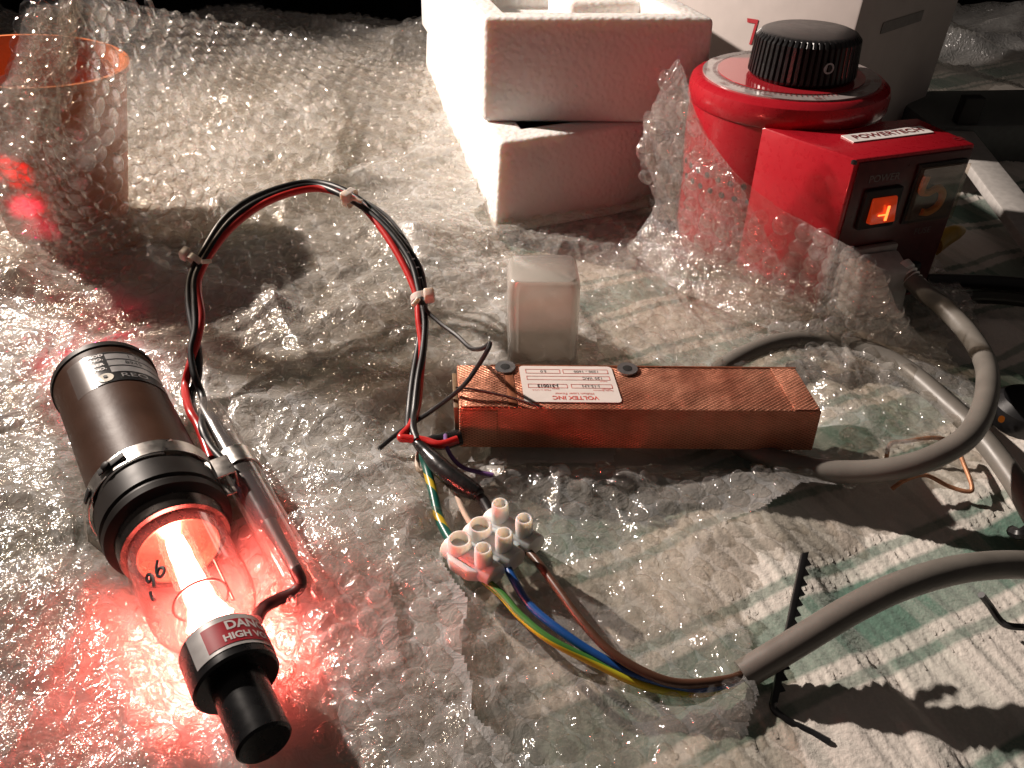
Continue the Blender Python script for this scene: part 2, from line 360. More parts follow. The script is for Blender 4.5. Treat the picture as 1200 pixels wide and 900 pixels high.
# ================================================================== BUBBLE WRAP
# keep-down zones so that things rest on the wrap
tubeA = P(119, 440, .024); tubeB = P(306, 862, .024)
def flatten(X, Y):
    d = tubeA - tubeB; L2 = d.x ** 2 + d.y ** 2
    t = np.clip(((X - tubeB.x) * d.x + (Y - tubeB.y) * d.y) / L2, -.05, 1.05)
    dist = np.hypot(X - tubeB.x - t * d.x, Y - tubeB.y - t * d.y)
    k = sstep(.010, .024, dist)
    bx = np.maximum(np.maximum(-.022 - X, X - .108), np.maximum(.202 - Y, Y - .236)); k2 = sstep(-.001, .012, bx)
    q0 = P(520, 560, 0); q1 = P(575, 640, 0); q2 = P(640, 730, 0); q3 = P(760, 800, 0)
    dm = np.full(X.shape, 9.)
    for a_, b_ in ((P(485, 515, 0), q0), (q0, q1), (q1, q2), (q2, q3), (P(550, 655, 0), P(605, 620, 0))):
        d = b_ - a_; t = np.clip(((X - a_.x) * d.x + (Y - a_.y) * d.y) / (d.x ** 2 + d.y ** 2), 0, 1)
        dm = np.minimum(dm, np.hypot(X - a_.x - t * d.x, Y - a_.y - t * d.y))
    k = np.minimum(k, .35 + .65 * sstep(.008, .020, dm))
    return k, k2
def wrap_h(X, Y, base, seed, amp=1.):
    k, k2 = flatten(X, Y)
    lump = .0075 * amp * fbm(X * 22, Y * 22, seed, 3)
    crum = .0044 * amp * facets(X * 62, Y * 62, seed + 10) + .0007 * amp * facets(X * 200, Y * 200, seed + 12) * sstep(.35, .75, vnoise(X * 22, Y * 22, seed + 13)) + .0030 * ridge(X * 38 + 4 * vnoise(X * 20, Y * 20, 5), Y * 38, seed + 20, 2)
    big = sstep(.01, -.05, X) * (.35 + .65 * sstep(.20, .30, Y))
    fold = ridge(X * 11 + 1.5 * vnoise(X * 8, Y * 8, 61), Y * 9, 62, 2) ** 2
    h = base + (lump + crum) + .013 * big * fold
    lo = base * .6 + .0012
    h = lo + (h - lo) * np.minimum(k * .8 + .2, k2)
    back = sstep(.40, .62, Y); h = h + .026 * back * (fbm(X * 9, Y * 7, seed + 3, 3)) * (X < .1)
    return h
# domes
ringr = [(1., 0.), (1., .50), (.93, .82), (.70, .98), (.34, 1.02)]; NS = 12
tv = []
for i, (r, h) in enumerate(ringr):
    for k in range(NS): a = 2 * math.pi * (k + .5 * (i % 2)) / NS; tv.append((r * math.cos(a), r * math.sin(a), h, a))
tv.append((0, 0, 1.0, 0)); tv = np.array(tv)
tq = []
for i in range(len(ringr) - 1):
    for k in range(NS):
        a = i * NS + k; b = i * NS + (k + 1) % NS; c = (i + 1) * NS + k; d_ = (i + 1) * NS + (k + 1) % NS
        if i % 2 == 0: tq += [(a, b, c), (b, d_, c)]
        else: tq += [(a, d_, c), (a, b, d_)]
for k in range(NS): tq.append(((len(ringr) - 1) * NS + k, (len(ringr) - 1) * NS + (k + 1) % NS, len(tv) - 1))
tq = np.array(tq)
def domes(C, T1, T2, N_, R, Hh, crush=1.):
    n = len(C); K = len(tv); rng = RNG
    sc = R * rng.uniform(.84, 1.04, (n, 1)); hh = Hh * rng.uniform(1 - .65 * crush, 1.05, (n, 1))
    el = rng.uniform(.86, 1.0, (n, 1)); th = rng.uniform(0, 6.28, (n, 1))
    lx = tv[None, :, 0] * sc; ly = tv[None, :, 1] * sc * el
    lx, ly = lx * np.cos(th) - ly * np.sin(th), lx * np.sin(th) + ly * np.cos(th)
    z = tv[None, :, 2] * hh
    tilt = rng.uniform(0, .9, (n, 1)) * crush; td = rng.uniform(0, 6.28, (n, 1))
    z = z * (1 + tilt * (lx * np.cos(td) + ly * np.sin(td)) / R * .6)
    # folds: creases across the dome
    for _ in range(2):
        fd = rng.uniform(0, 6.28, (n, 1)); fo = rng.uniform(-.6, .6, (n, 1)) * R; fw = rng.uniform(.15, .35, (n, 1)) * R
        dd = lx * np.cos(fd) + ly * np.sin(fd) - fo
        z = z * (1 - rng.uniform(0, .75, (n, 1)) * crush * np.exp(-(dd / fw) ** 2))
    ji = rng.normal(0, 1, (n, K)) * R * .045 * crush * (tv[None, :, 2] > .1)
    lx = lx + ji; ly = ly + rng.normal(0, 1, (n, K)) * R * .045 * crush * (tv[None, :, 2] > .1); z = z + np.abs(rng.normal(0, 1, (n, K))) * R * .05 * crush * (tv[None, :, 2] > .1)
    V = C[:, None, :] + T1[:, None, :] * lx[..., None] + T2[:, None, :] * ly[..., None] + N_[:, None, :] * z[..., None]
    Q = tq[None] + (np.arange(n) * K)[:, None, None]
    return V.reshape(-1, 3), Q.reshape(-1, 3)
def hexpts(x0, x1, y0, y1, p, ang):
    c, s = math.cos(ang), math.sin(ang); L = math.hypot(x1 - x0, y1 - y0) / 2 + p; g = []
    n = int(L / p) + 1
    for j in range(-int(n * 1.2), int(n * 1.2) + 1):
        for i in range(-n, n + 1):
            u = (i + .5 * (j % 2)) * p; v = j * p * .866; g.append(((x0 + x1) / 2 + u * c - v * s, (y0 + y1) / 2 + u * s + v * c))
    g = np.array(g); g = g[(g[:, 0] > x0) & (g[:, 0] < x1) & (g[:, 1] > y0) & (g[:, 1] < y1)]
    return g
def flat_sheet(name, poly, base, seed, ang, film, bub, R=.0036, pitch=.0082, Hh=.0032, res=.0008, label='', amp=1., flip=False):
    poly = [(p[0], p[1]) for p in poly]; px_ = [p[0] for p in poly]; py_ = [p[1] for p in poly]
    x0, x1, y0, y1 = min(px_), max(px_), min(py_), max(py_)
    xs = np.arange(x0, x1, res); r = [y0]
    while r[-1] < y1: r.append(r[-1] + max(res, .0045 * r[-1]))
    X, Y = np.meshgrid(xs, np.array(r))
    jx = (fbm(X * 30, Y * 30, seed + 50, 3) - .5) * .022; jy = (fbm(X * 30, Y * 30, seed + 60, 3) - .5) * .022
    mk = inside(poly, X + jx, Y + jy)
    Z = wrap_h(X, Y, base, seed, amp)
    q = grid_quads(len(xs), len(r), mk); v, q = compact(np.stack([X, Y, Z], -1).reshape(-1, 3), q)
    th = thing(name, label, 'bubble wrap', ((x0 + x1) / 2, (y0 + y1) / 2, 0)); off = np.array(LOC[th.name])
    link_mesh('film', np_mesh('film', v - off, q), film, th)
    g = hexpts(x0, x1, y0, y1, pitch, ang) ; g += RNG.normal(0, pitch * .05, g.shape)
    jx = (fbm(g[:, 0] * 30, g[:, 1] * 30, seed + 50, 3) - .5) * .022; jy = (fbm(g[:, 0] * 30, g[:, 1] * 30, seed + 60, 3) - .5) * .022
    g = g[inside(poly, g[:, 0] + jx, g[:, 1] + jy)]
    k, k2 = flatten(g[:, 0], g[:, 1]); kk = np.minimum(k * .7 + .3, k2); g = g[kk > .32]
    # only where the camera can see them
    g = g[np.abs(g[:, 0]) < .70 * (g[:, 1] + .10)]
    e = .002; z = wrap_h(g[:, 0], g[:, 1], base, seed, amp)
    zx = (wrap_h(g[:, 0] + e, g[:, 1], base, seed, amp) - wrap_h(g[:, 0] - e, g[:, 1], base, seed, amp)) / (2 * e)
    zy = (wrap_h(g[:, 0], g[:, 1] + e, base, seed, amp) - wrap_h(g[:, 0], g[:, 1] - e, base, seed, amp)) / (2 * e)
    zx = np.clip(zx, -.7, .7); zy = np.clip(zy, -.7, .7)
    N_ = np.stack([-zx, -zy, np.ones_like(zx)], -1); N_ /= np.linalg.norm(N_, axis=1)[:, None]
    T1 = np.stack([np.ones_like(zx), 0 * zx, zx], -1); T1 /= np.linalg.norm(T1, axis=1)[:, None]; T2 = np.cross(N_, T1)
    C = np.stack([g[:, 0], g[:, 1], z], -1)
    V, Q = domes(C, T1, T2, N_, R, Hh, 1.)
    ob = link_mesh('bubbles', np_mesh('bubbles', V - off, Q), bub, th); ob['kind'] = 'stuff'
    return th
def net_sheet(name, rows, film, bub, label, R=.0042, pitch=.0092, Hh=.0030, res=.0010, crum=.002, lump=.006, seed=5, crush=.6, outer=-1, jag=0.):
    """sheet hung through a net of world points, rows bottom to top"""
    A = np.array([[tuple(p) for p in r] for r in rows]); nr, nc, _ = A.shape
    Lu = np.linalg.norm(np.diff(A, axis=1), axis=2).sum(1).mean(); Lv = np.linalg.norm(np.diff(A, axis=0), axis=2).sum(0).mean()
    def cr(A, n, ax):
        t = np.linspace(0, A.shape[ax] - 1 - 1e-6, n); i = np.floor(t).astype(int); f = (t - i); sh = [1] * A.ndim; sh[ax] = n; f = f.reshape(sh)
        g = lambda k: np.take(A, np.clip(i + k, 0, A.shape[ax] - 1), axis=ax)
        p0, p1, p2, p3 = g(-1), g(0), g(1), g(2)
        return .5 * (2 * p1 + (p2 - p0) * f + (2 * p0 - 5 * p1 + 4 * p2 - p3) * f ** 2 + (3 * p1 - p0 - 3 * p2 + p3) * f ** 3)
    nu = int(Lu / res); nv = int(Lv / res)
    S = cr(cr(A, nu, 1), nv, 0)
    U, V = np.meshgrid(np.linspace(0, Lu, nu), np.linspace(0, Lv, nv))
    def nrm(S):
        du = np.gradient(S, axis=1); dv = np.gradient(S, axis=0); n = np.cross(du, dv); n /= np.linalg.norm(n, axis=2)[..., None] + 1e-12
        return du / (np.linalg.norm(du, axis=2)[..., None] + 1e-12), n
    _, n0 = nrm(S)
    if (n0[..., 1].mean() > 0): n0 = -n0
    S = S + n0 * ((fbm(U * 24, V * 24, seed, 3) - .4) * lump + crum * 1.3 * facets(U * 120, V * 120, seed + 7) + crum * .8 * ridge(U * 30 + 2 * vnoise(U * 12, V * 12, 9), V * 14, seed + 9, 2))[..., None]
    t1, n1 = nrm(S)
    if (n1[..., 1].mean() > 0): n1 = -n1
    c = tuple(S.reshape(-1, 3).mean(0)); th = thing(name, label, 'bubble wrap', (c[0], c[1], .004)); off = np.array(LOC[th.name])
    mk = np.ones(U.shape, bool)
    if jag:
        d = np.minimum(np.minimum(U, Lu - U), Lv - V); mk = d > jag * vnoise(U * 160, V * 160, seed + 4)
    v, q = compact(S.reshape(-1, 3), grid_quads(nu, nv, mk)); link_mesh('film', np_mesh('film', v - off, q), film, th)
    g = hexpts(0, Lu, 0, Lv, pitch, .3) + RNG.normal(0, pitch * .04, (1, 2))
    iu = np.clip((g[:, 0] / Lu * (nu - 1)).round().astype(int), 0, nu - 1); iv = np.clip((g[:, 1] / Lv * (nv - 1)).round().astype(int), 0, nv - 1)
    keep = mk[iv, iu] & (g[:, 0] > R) & (g[:, 0] < Lu - R) & (g[:, 1] < Lv - R); iu = iu[keep]; iv = iv[keep]
    C = S[iv, iu]; N_ = n1[iv, iu]; T1 = t1[iv, iu]; T2 = np.cross(N_, T1)
    V_, Q = domes(C, T1, T2, N_, R, Hh, crush)
    ob = link_mesh('bubbles', np_mesh('bubbles', V_ - off, Q), bub, th); ob['kind'] = 'stuff'
    return th
f_low = film_mat('wrap_film_lower', .27, rough=.11, bstr=.2, gl=1.4); b_low = film_mat('wrap_bubble_lower', .05, rough=.09, bstr=.14, gl=1.3)
f_top = film_mat('wrap_film_upper', .55, rough=.12, bstr=.22, milkvar=.25, gl=1.5); b_top = film_mat('wrap_bubble_upper', .12, rough=.09, bstr=.14, gl=1.4)
# sheet on the cloth, reaches furthest right
polyA = [P(*q) for q in [(-160, 1010), (860, 1010), (885, 850), (845, 760), (800, 690), (815, 640), (900, 610), (985, 585), (1075, 545), (1130, 500), (1100, 430), (1130, 370), (1060, 300), (760, 200), (560, 55), (250, 42), (-200, 60), (-330, 500)]]
flat_sheet('bubble_wrap_sheet', polyA, .0015, 100, .2, f_low, b_low, label='wide clear bubble wrap spread under the copper box and out over the green striped cloth', R=.0036, pitch=.0080, Hh=.0022)
polyB = [P(*q) for q in [(-160, 1010), (640, 1010), (560, 900), (520, 780), (535, 700), (560, 600), (600, 560), (720, 545), (700, 400), (560, 290), (560, 200), (500, 60), (250, 44), (-200, 60), (-330, 500)]]
flat_sheet('bubble_wrap_sheet', polyB, .0055, 200, .9, f_top, b_top, label='milky crumpled bubble wrap layer directly beneath the glowing tube and wire loop', R=.0036, pitch=.0080, Hh=.0022, amp=.9)
polyC = [P(*q) for q in [(120, 1010), (560, 1010), (545, 890), (470, 800), (430, 700), (370, 640), (240, 640), (100, 690), (-160, 760), (-160, 1010)]]
flat_sheet('bubble_wrap_sheet', polyC, .0085, 300, .5, f_low, b_top, label='loose piece of bubble wrap nearest the camera, lit red under the tube cap', R=.0036, pitch=.0080, Hh=.0022, amp=.9)
# sheet hung up at the back left in front of the orange cup
cols = [-170, -60, 30, 110, 200, 280, 350, 430, 505]
def row(pys, Ys): return [PY(c, a, b) for c, a, b in zip(cols, pys, Ys)]
r0 = [P(c, y, .009) for c, y in zip(cols, [350, 348, 345, 342, 338, 334, 328, 318, 300])]
r1 = row([300, 298, 296, 292, 286, 280, 270, 255, 230], [.322, .322, .322, .325, .345, .362, .38, .41, .45])
r2 = row([235, 225, 222, 218, 205, 195, 185, 170, 150], [.318, .316, .316, .32, .365, .40, .43, .47, .50])
r3 = row([150, 140, 135, 130, 125, 120, 115, 110, 100], [.315, .312, .312, .32, .39, .44, .48, .54, .57])
r4 = row([70, 60, 50, 55, 62, 72, 78, 76, 60], [.318, .315, .315, .335, .42, .48, .53, .60, .62])
r5 = row([10, 5, -2, -2, 14, 30, 42, 44, 18], [.322, .32, .325, .35, .45, .52, .58, .65, .66])
r1[0] = PY(-190, 300, .322)
rows = [r0, r1, r2, r3, r4, r5]
# the free left edge slants from the top corner to the lower left
for rr, ex in zip(rows, [-170, -120, -40, -5, 10, 20]):
    pass
edge = [(-150, 350), (-90, 298), (-35, 225), (-12, 140), (8, 75), (22, 5)]
for k, rr in enumerate(rows):
    Yv = [.33, .322, .316, .312, .313, .32][k]
    e0 = P(edge[k][0], edge[k][1], .009) if k == 0 else PY(edge[k][0], edge[k][1], Yv)
    c110 = rr[3]; rr[0] = e0; rr[1] = e0.lerp(c110, .33); rr[2] = e0.lerp(c110, .67)
f_cur = film_mat('wrap_film_hung', .19, rough=.12, bstr=.35, milkvar=.5, gl=1.4); b_cur = film_mat('wrap_bubble_hung', .08, rough=.07, bstr=.2, gl=1.8, top=.7)
net_sheet('bubble_wrap_sheet', rows, film_mat('wrap_film_curtain', .11, rough=.12, bstr=.3, milkvar=.6, gl=1.5), film_mat('wrap_bubble_curtain', .06, rough=.06, bstr=.12, gl=2.2, top=.95), 'bubble wrap hanging upright at the back left in front of the orange cup', seed=21, lump=.013, crum=.0007, crush=.30, R=.0047, pitch=.0104, Hh=.0034, jag=.003)
# torn piece propped against the red transformer
r3 = [PY(757, 150, .348), PY(797, 66, .336), PY(822, 142, .322), PY(880, 216, .304), PY(950, 262, .290), PY(1000, 290, .268), PY(1036, 318, .262)]
r2 = [PY(752, 195, .345), PY(785, 175, .335), PY(832, 230, .316), PY(882, 270, .302), PY(946, 303, .288), PY(1003, 325, .266), PY(1046, 345, .261)]
r1 = [PY(768, 240, .350), PY(790, 265, .330), PY(840, 300, .312), PY(886, 325, .298), PY(947, 343, .284), PY(1005, 357, .268), PY(1062, 374, .264)]
r0 = [P(733, 288, .010), P(788, 335, .010), P(843, 362, .010), P(890, 383, .010), P(948, 397, .010), P(1010, 402, .010), P(1095, 408, .010)]
net_sheet('bubble_wrap_scrap', [r0, r1, r2, r3], f_cur, b_cur, 'wide pointed bubble wrap piece propped up against the red transformer and its switch box', seed=35, lump=.004, crum=.0007, crush=.35, R=.0043, pitch=.0096, jag=.002)

fl1 = [PY(757, 150, .345), PY(765, 200, .340), PY(790, 262, .326), PY(838, 325, .308), PY(900, 368, .290), PY(950, 380, .2815)]
fl3 = [PY(798, 68, .333), PY(826, 145, .319), PY(872, 215, .303), PY(896, 262, .296), PY(925, 318, .286), PY(960, 372, .2800)]
flm = [(a + b) / 2 + Vector((0, -.004, .001)) for a, b in zip(fl1, fl3)]
net_sheet('bubble_wrap_scrap', [fl1, flm, fl3], f_cur, b_cur, 'narrow folded strip of bubble wrap slanting down the front of the pointed piece', seed=55, lump=.003, crum=.0018, crush=.7, R=.0038, pitch=.0085, jag=.002)

# ================================================================== ORANGE CUP
m_or = mat('orange_plastic', (.50, .12, .018), .4, sss=0, var=.05)
cc = Vector((-.2260, .374, 0)); cup = thing('orange_cup', 'orange tapered plastic cup behind hanging bubble wrap at the left edge', 'cup', cc)
th_ = math.radians(-6); axc = Vector((.115, 0, 1)).normalized()
M().lathe(cc + Vector((.0, 0, .004)), axc, [(.001, .003), (.0245, .003), (.0250, .0), (.0265, .001), (.0385, .083), (.0405, .085), (.0405, .0875), (.0385, .0875), (.0372, .084), (.0250, .006), (.001, .006)], n=64, caps=False).build('wall', m_or, cup)

# ================================================================== POLYSTYRENE BOXES
def foam_mat():
    m, t, N, L, b = nt('expanded_polystyrene')
    tc = N.new('ShaderNodeTexCoord'); vo = N.new('ShaderNodeTexVoronoi'); vo.inputs['Scale'].default_value = 420; L.new(tc.outputs['Object'], vo.inputs[0])
    vo.feature = 'SMOOTH_F1'
    n = N.new('ShaderNodeTexNoise'); n.inputs['Scale'].default_value = 60; n.inputs['Detail'].default_value = 4; L.new(tc.outputs['Object'], n.inputs[0])
    r = N.new('ShaderNodeValToRGB'); L.new(n.outputs['Fac'], r.inputs[0]); r.color_ramp.elements[0].color = (.76, .73, .70, 1); r.color_ramp.elements[1].color = (.86, .83, .80, 1)
    L.new(r.outputs[0], b.inputs['Base Color']); b.inputs['Roughness'].default_value = .55
    b.inputs['Subsurface Weight'].default_value = .5; b.inputs['Subsurface Radius'].default_value = (1, .6, .45); b.inputs['Subsurface Scale'].default_value = .008
    iv = N.new('ShaderNodeMath'); iv.operation = 'MULTIPLY_ADD'; iv.inputs[1].default_value = -1; iv.inputs[2].default_value = 1; L.new(vo.outputs['Distance'], iv.inputs[0])
    bp = N.new('ShaderNodeBump'); bp.inputs['Distance'].default_value = .0007; bp.inputs['Strength'].default_value = .7; L.new(iv.outputs[0], bp.inputs['Height']); L.new(bp.outputs[0], b.inputs['Normal'])
    return m
m_foam = foam_mat()
def foam_box(name, label, c0, fd, ld, lf, ll, z0, z1, rim, depth, flare, group):
    """open tray: front corner c0, unit dirs fd (to the right) and ld (away), lengths lf, ll, walls with draft"""
    fd = Vector((*fd, 0)).normalized(); ld = Vector((*ld, 0)).normalized(); c = Vector((*c0, 0))
    th = thing(name, label, 'foam box', (c.x, c.y, z0), group)
    def quad(e, z): return [c - fd * e - ld * e + Vector((0, 0, z)), c + fd * (lf + e) - ld * e + Vector((0, 0, z)), c + fd * (lf + e) + ld * (ll + e) + Vector((0, 0, z)), c - fd * e + ld * (ll + e) + Vector((0, 0, z))]
    b = quad(0, z0); t = quad(flare, z1); ti = quad(flare - rim, z1); bi = quad(-rim - .003, z1 - depth)
    v = b + t + ti + bi; f = [(3, 2, 1, 0)]
    for i in range(4):
        j = (i + 1) % 4; f += [(i, j, 4 + j, 4 + i), (4 + i, 4 + j, 8 + j, 8 + i), (8 + i, 8 + j, 12 + j, 12 + i)]
    f.append((12, 13, 14, 15))
    M().add(v, f).build('body', m_foam, th, bevel=.0022, seg=3, sharp=60)
    return th, fd, ld
cl_ = P(578, 277, .004)
foam_box('polystyrene_box', 'lower white polystyrene box, mostly hidden beneath the open one', (cl_.x + .001, cl_.y + .002), (.92, .36), (-.24, .97), .095, .235, .003, .0503, .016, .02, -.004, 'white polystyrene packing boxes')
upc = P(567, 143, .0505)
ub, ufd, uld = foam_box('polystyrene_box', 'upper open white polystyrene tray resting on top of the other box', (upc.x, upc.y), (.999, -.02), (-.24, .97), .113, .21, .0505, .1003, .013, .035, -.0015, 'white polystyrene packing boxes')
# divider inside the tray
o0 = Vector((upc.x, upc.y, 0)); M().box(o0, ufd, uld, Vector((0, 0, 1)), .060, .100, .060, .104, .0665, .096).build('inner_block', m_foam, ub, bevel=.003, seg=3)

# ================================================================== WHITE CARTON
m_card = mat('white_card', (.62, .55, .52), .6, var=.04, scale=90); m_cardg = mat('grey_print', (.30, .28, .27), .6); m_cardr = mat('red_print', (.45, .03, .04), .5)
A_ = P(962, 190, 0); A_ = Vector((.184, .462, 0)); fdir = Vector((.75, .66, 0)).normalized(); ldir = Vector((-.72, .69, 0)).normalized()
ct = thing('cardboard_carton', 'tall white printed cardboard carton standing behind the red transformer', 'carton', A_)
up = Vector((.03, .0, 1)).normalized()
M().box(A_, fdir, ldir, up, 0, .125, 0, .13, 0, .23).build('body', m_card, ct, bevel=.0012)
nrm = fdir.cross(up).normalized()
M().box(A_, fdir, nrm, up, .030, .10, 0.0002, .0006, .148, .172).build('red_print', m_cardr, ct, smooth=False)
for zz, x0, x1, hh in ((.118, .032, .088, .013), (.094, .036, .066, .010), (.076, .030, .078, .006)):   # illegible grey print
    M().box(A_, fdir, nrm, up, x0, x1, .0002, .0006, zz, zz + hh).build('grey_print', m_cardg, ct, smooth=False)
lnrm = up.cross(ldir).normalized()
if lnrm.x > 0: lnrm = -lnrm
def on_face(px_, py_):
    o_ = Vector((0, 0, H)); d_ = P(px_, py_, 0) - o_; t_ = (A_ - o_).dot(lnrm) / d_.dot(lnrm); return o_ + d_ * t_ + lnrm * .0004
m_ = M(); m_.add([on_face(*q) for q in ((876, 21), (889, 23), (888, 28), (876, 26))] + [on_face(*q) for q in ((885, 28), (888, 28), (881, 52), (878, 52))], [(0, 1, 2, 3), (4, 5, 6, 7)]); m_.build('red_print', m_cardr, ct, smooth=False)


# ================================================================== VARIABLE TRANSFORMER
m_red = mat('red_enamel', (.42, .010, .020), .28, coat=.4, var=.05, bump=.05, bscale=500)
m_blk = mat('black_plastic', (.012, .012, .013), .32, var=.2); m_blkm = mat('black_matt', (.010, .010, .010), .6)
m_panel = mat('black_front_panel', (.070, .011, .012), .3, var=.2); m_pr = mat('faint_print', (.12, .10, .10), .5); m_wlab = mat('white_label', (.74, .70, .68), .4, var=.03)
m_redt = mat('dark_red_ink', (.16, .008, .012), .5)
m_smoke = glass_mat('meter_window', (.9, .85, .8), .01, .05, .6)
m_steel = mat('polished_steel', (.66, .62, .58), .30, metal=1, var=.1, scale=500); m_zinc = mat('dull_zinc', (.33, .33, .34), .38, metal=.9)
DC = Vector((.1270, .3765, 0)); va = thing('variable_transformer', 'round red variable transformer with big black knob and switch box', 'transformer', DC)
Z3 = Vector((0, 0, 1))
M().lathe(DC, Z3, [(.001, .002), (.0428, .002), (.0435, .004), (.0435, .0720), (.001, .0720)], n=96).build('drum', m_red, va)
M().lathe(DC, Z3, [(.0420, .0720), (.0440, .0723), (.0446, .0732), (.0446, .0785), (.0438, .0812), (.0415, .0830), (.0398, .0834), (.001, .0836)], n=96).build('lid', m_red, va)
M().lathe(DC, Z3, [(.0392, .0834), (.0392, .0841), (.001, .0841)], n=96).build('dial_plate', mat('dial_ring', (.38, .33, .32), .18, coat=.6), va)
M().lathe(DC, Z3, [(.0325, .0843), (.0325, .0847), (.001, .0847)], n=96).build('dial_centre', mat('red_gloss', (.42, .02, .03), .12, coat=.8, var=.03), va)
for k in range(28):
    a = math.radians(-60 + k * 300 / 27 + 100); d = Vector((math.cos(a), math.sin(a), 0)); q = Vector((-d.y, d.x, 0))
    if k % 3 == 0:
        text(str(int(k / 27 * 250 // 10 * 10)), .0034, plane_fn(DC + d * .0372 + Vector((0, 0, .0842)), q * -1, d, Z3, .0002), 'numeral', m_redt, va)
tick = M()
for k in range(82):
    a = math.radians(40 + k * 300 / 81); d = Vector((math.cos(a), math.sin(a), 0)); q = Vector((-d.y, d.x, 0))
    tick.box(DC + Vector((0, 0, .0843)), q, d, Z3, -.00015, .00015, .0330, .0348, 0, .0001)
tick.build('scale_ticks', m_redt, va, smooth=False, kind='stuff')
# knob
KC = P(943, 108, .098); KC = Vector((KC.x, KC.y, 0)); KC = DC + Vector((.0035, -.004, 0))
kn = M(); prof = [(.0222, .0850), (.0229, .0865), (.0218, .1010), (.0205, .1030), (.0184, .1038), (.0001, .1042)]
n = 216; v = []; f = []
for j, (r, h) in enumerate(prof):
    for i in range(n):
        a = 2 * math.pi * i / n; fl = .0007 * (1 if math.cos(a * 54) > -.2 else -1) if j in (1, 2) else 0
        v.append(KC + Vector((math.cos(a) * (r + fl), math.sin(a) * (r + fl), h)))
for j in range(len(prof) - 1):
    for i in range(n): f.append((j * n + i, j * n + (i + 1) % n, (j + 1) * n + (i + 1) % n, (j + 1) * n + i))
f.append(tuple(range(n))[::-1]); kn.add(v, f); knob = kn.build('knob', m_blk, va, sharp=25)
gd = Vector((.15, -1, 0)).normalized(); gX = Vector((-gd.y, gd.x, 0))
M().lathe(KC + gd * .0213 + Vector((0, 0, .0935)), gd, [(.0001, .0012), (.0016, .0012), (.0016, .0020), (.0023, .0020), (.0023, .0)], n=20).build('grub_screw', m_zinc, knob)
# ventilation holes
for j in range(2):
    for i in range(16):
        a = math.radians(178 + i * 8.6 + j * 4.3); d = Vector((math.cos(a), math.sin(a), 0))
        M().lathe(DC + d * .0432 + Vector((0, 0, .045 - j * .0065)), d, [(.0001, .0005), (.0014, .0005), (.0014, 0)], n=12).build('vent_hole', m_blkm, va)
# switch box
VC = Vector((.1335, .2992, 0)); VR = Vector((.1874, .3158, 0)); VB = Vector((.1765, .3470, 0)); VL = Vector((.1060, .3360, 0))
bz = .0735
pb = M(); pb.prism([VC + Vector((0, 0, .004)), VR + Vector((0, 0, .004)), VB + Vector((0, 0, .004))] + [Vector((x, y, .004)) for x, y in ((.158, .343), (.150, .3372), (.140, .3329), (.127, .331), (.115, .3326))] + [VL + Vector((0, 0, .004))], Vector((0, 0, bz - .004)))
sb = pb.build('switch_box', m_red, va, bevel=.0009)
fx = (VR - VC).normalized(); fn_ = fx.cross(Z3).normalized(); FW = (VR - VC).length
def FP(x, z, d=0): return VC + fx * x + Vector((0, 0, z)) + fn_ * d
def fbox(x0, x1, z0, z1, d0, d1, name, m_, par, **k): return M().box(VC, fx, fn_, Z3, x0, x1, d0, d1, z0, z1).build(name, m_, par, **k)
fbox(.0015, FW - .0012, .006, bz - .0015, .0001, .0008, 'front_panel', m_panel, sb, bevel=.0003)
text('POWER', .0042, plane_fn(FP(.0150, .0645, .0008), fx, Z3, fn_), 'lettering', m_pr, sb, bold=.0001)
text('FUSE', .0040, plane_fn(FP(.0430, .0375, .0008), fx, Z3, fn_), 'lettering', m_pr, sb)
sw = fbox(.0070, .0245, .0435, .0605, .0008, .0030, 'rocker_switch', m_blkm, sb, bevel=.0006)
m_neon = mat('neon_rocker', (.45, .04, .01), .12, emit=(1, .07, .01), es=.22, coat=.5, var=.3, scale=160)
ro = M(); ro.add([FP(.0100, .0465, .003), FP(.0218, .0465, .003), FP(.0218, .0575, .003), FP(.0100, .0575, .003), FP(.0100, .0470, .0062), FP(.0218, .0470, .0062), FP(.0218, .0570, .0042), FP(.0100, .0570, .0042)],
    [(0, 1, 2, 3), (4, 5, 6, 7), (0, 1, 5, 4), (1, 2, 6, 5), (2, 3, 7, 6), (3, 0, 4, 7)]); ro.build('rocker', m_neon, sb, bevel=.0006)
m_hot = emit_mat('neon_glow', (1, .16, .03), 3.5)
nb = M(); nb.box(VC, fx, fn_, Z3, .0162, .0172, .0059, .0063, .0482, .0545); nb.box(VC, fx, fn_, Z3, .0125, .0162, .0061, .0063, .0506, .0512); nb.box(VC, fx, fn_, Z3, .0172, .0182, .0051, .0056, .0480, .0500)
nb.build('neon_lamp', m_hot, sb, smooth=False)
mt = fbox(.0298, FW - .0030, .0425, .0685, .0008, .0018, 'meter_frame', m_blkm, sb, bevel=.0004)
fbox(.0310, FW - .0042, .0440, .0670, .0018, .0020, 'meter_face', mat('meter_card', (.05, .035, .028), .5), sb)
arc = M(); cpt = [(.0345, .0635), (.0340, .0575), (.0375, .0560), (.0420, .0575), (.0455, .0545), (.0450, .0495), (.0410, .0470), (.0375, .0475)]
arc.tube([FP(x, z, .0023) for x, z in cpt], .0016, n=8, sub=5); arc.build('meter_reflection_curve', mat('yellow_brown', (.65, .30, .05), .5), sb)  # yellowish reflection in the meter, put in as a coloured solid curve
fbox(.0305, FW - .0038, .0435, .0675, .0042, .0046, 'meter_window', m_smoke, sb)
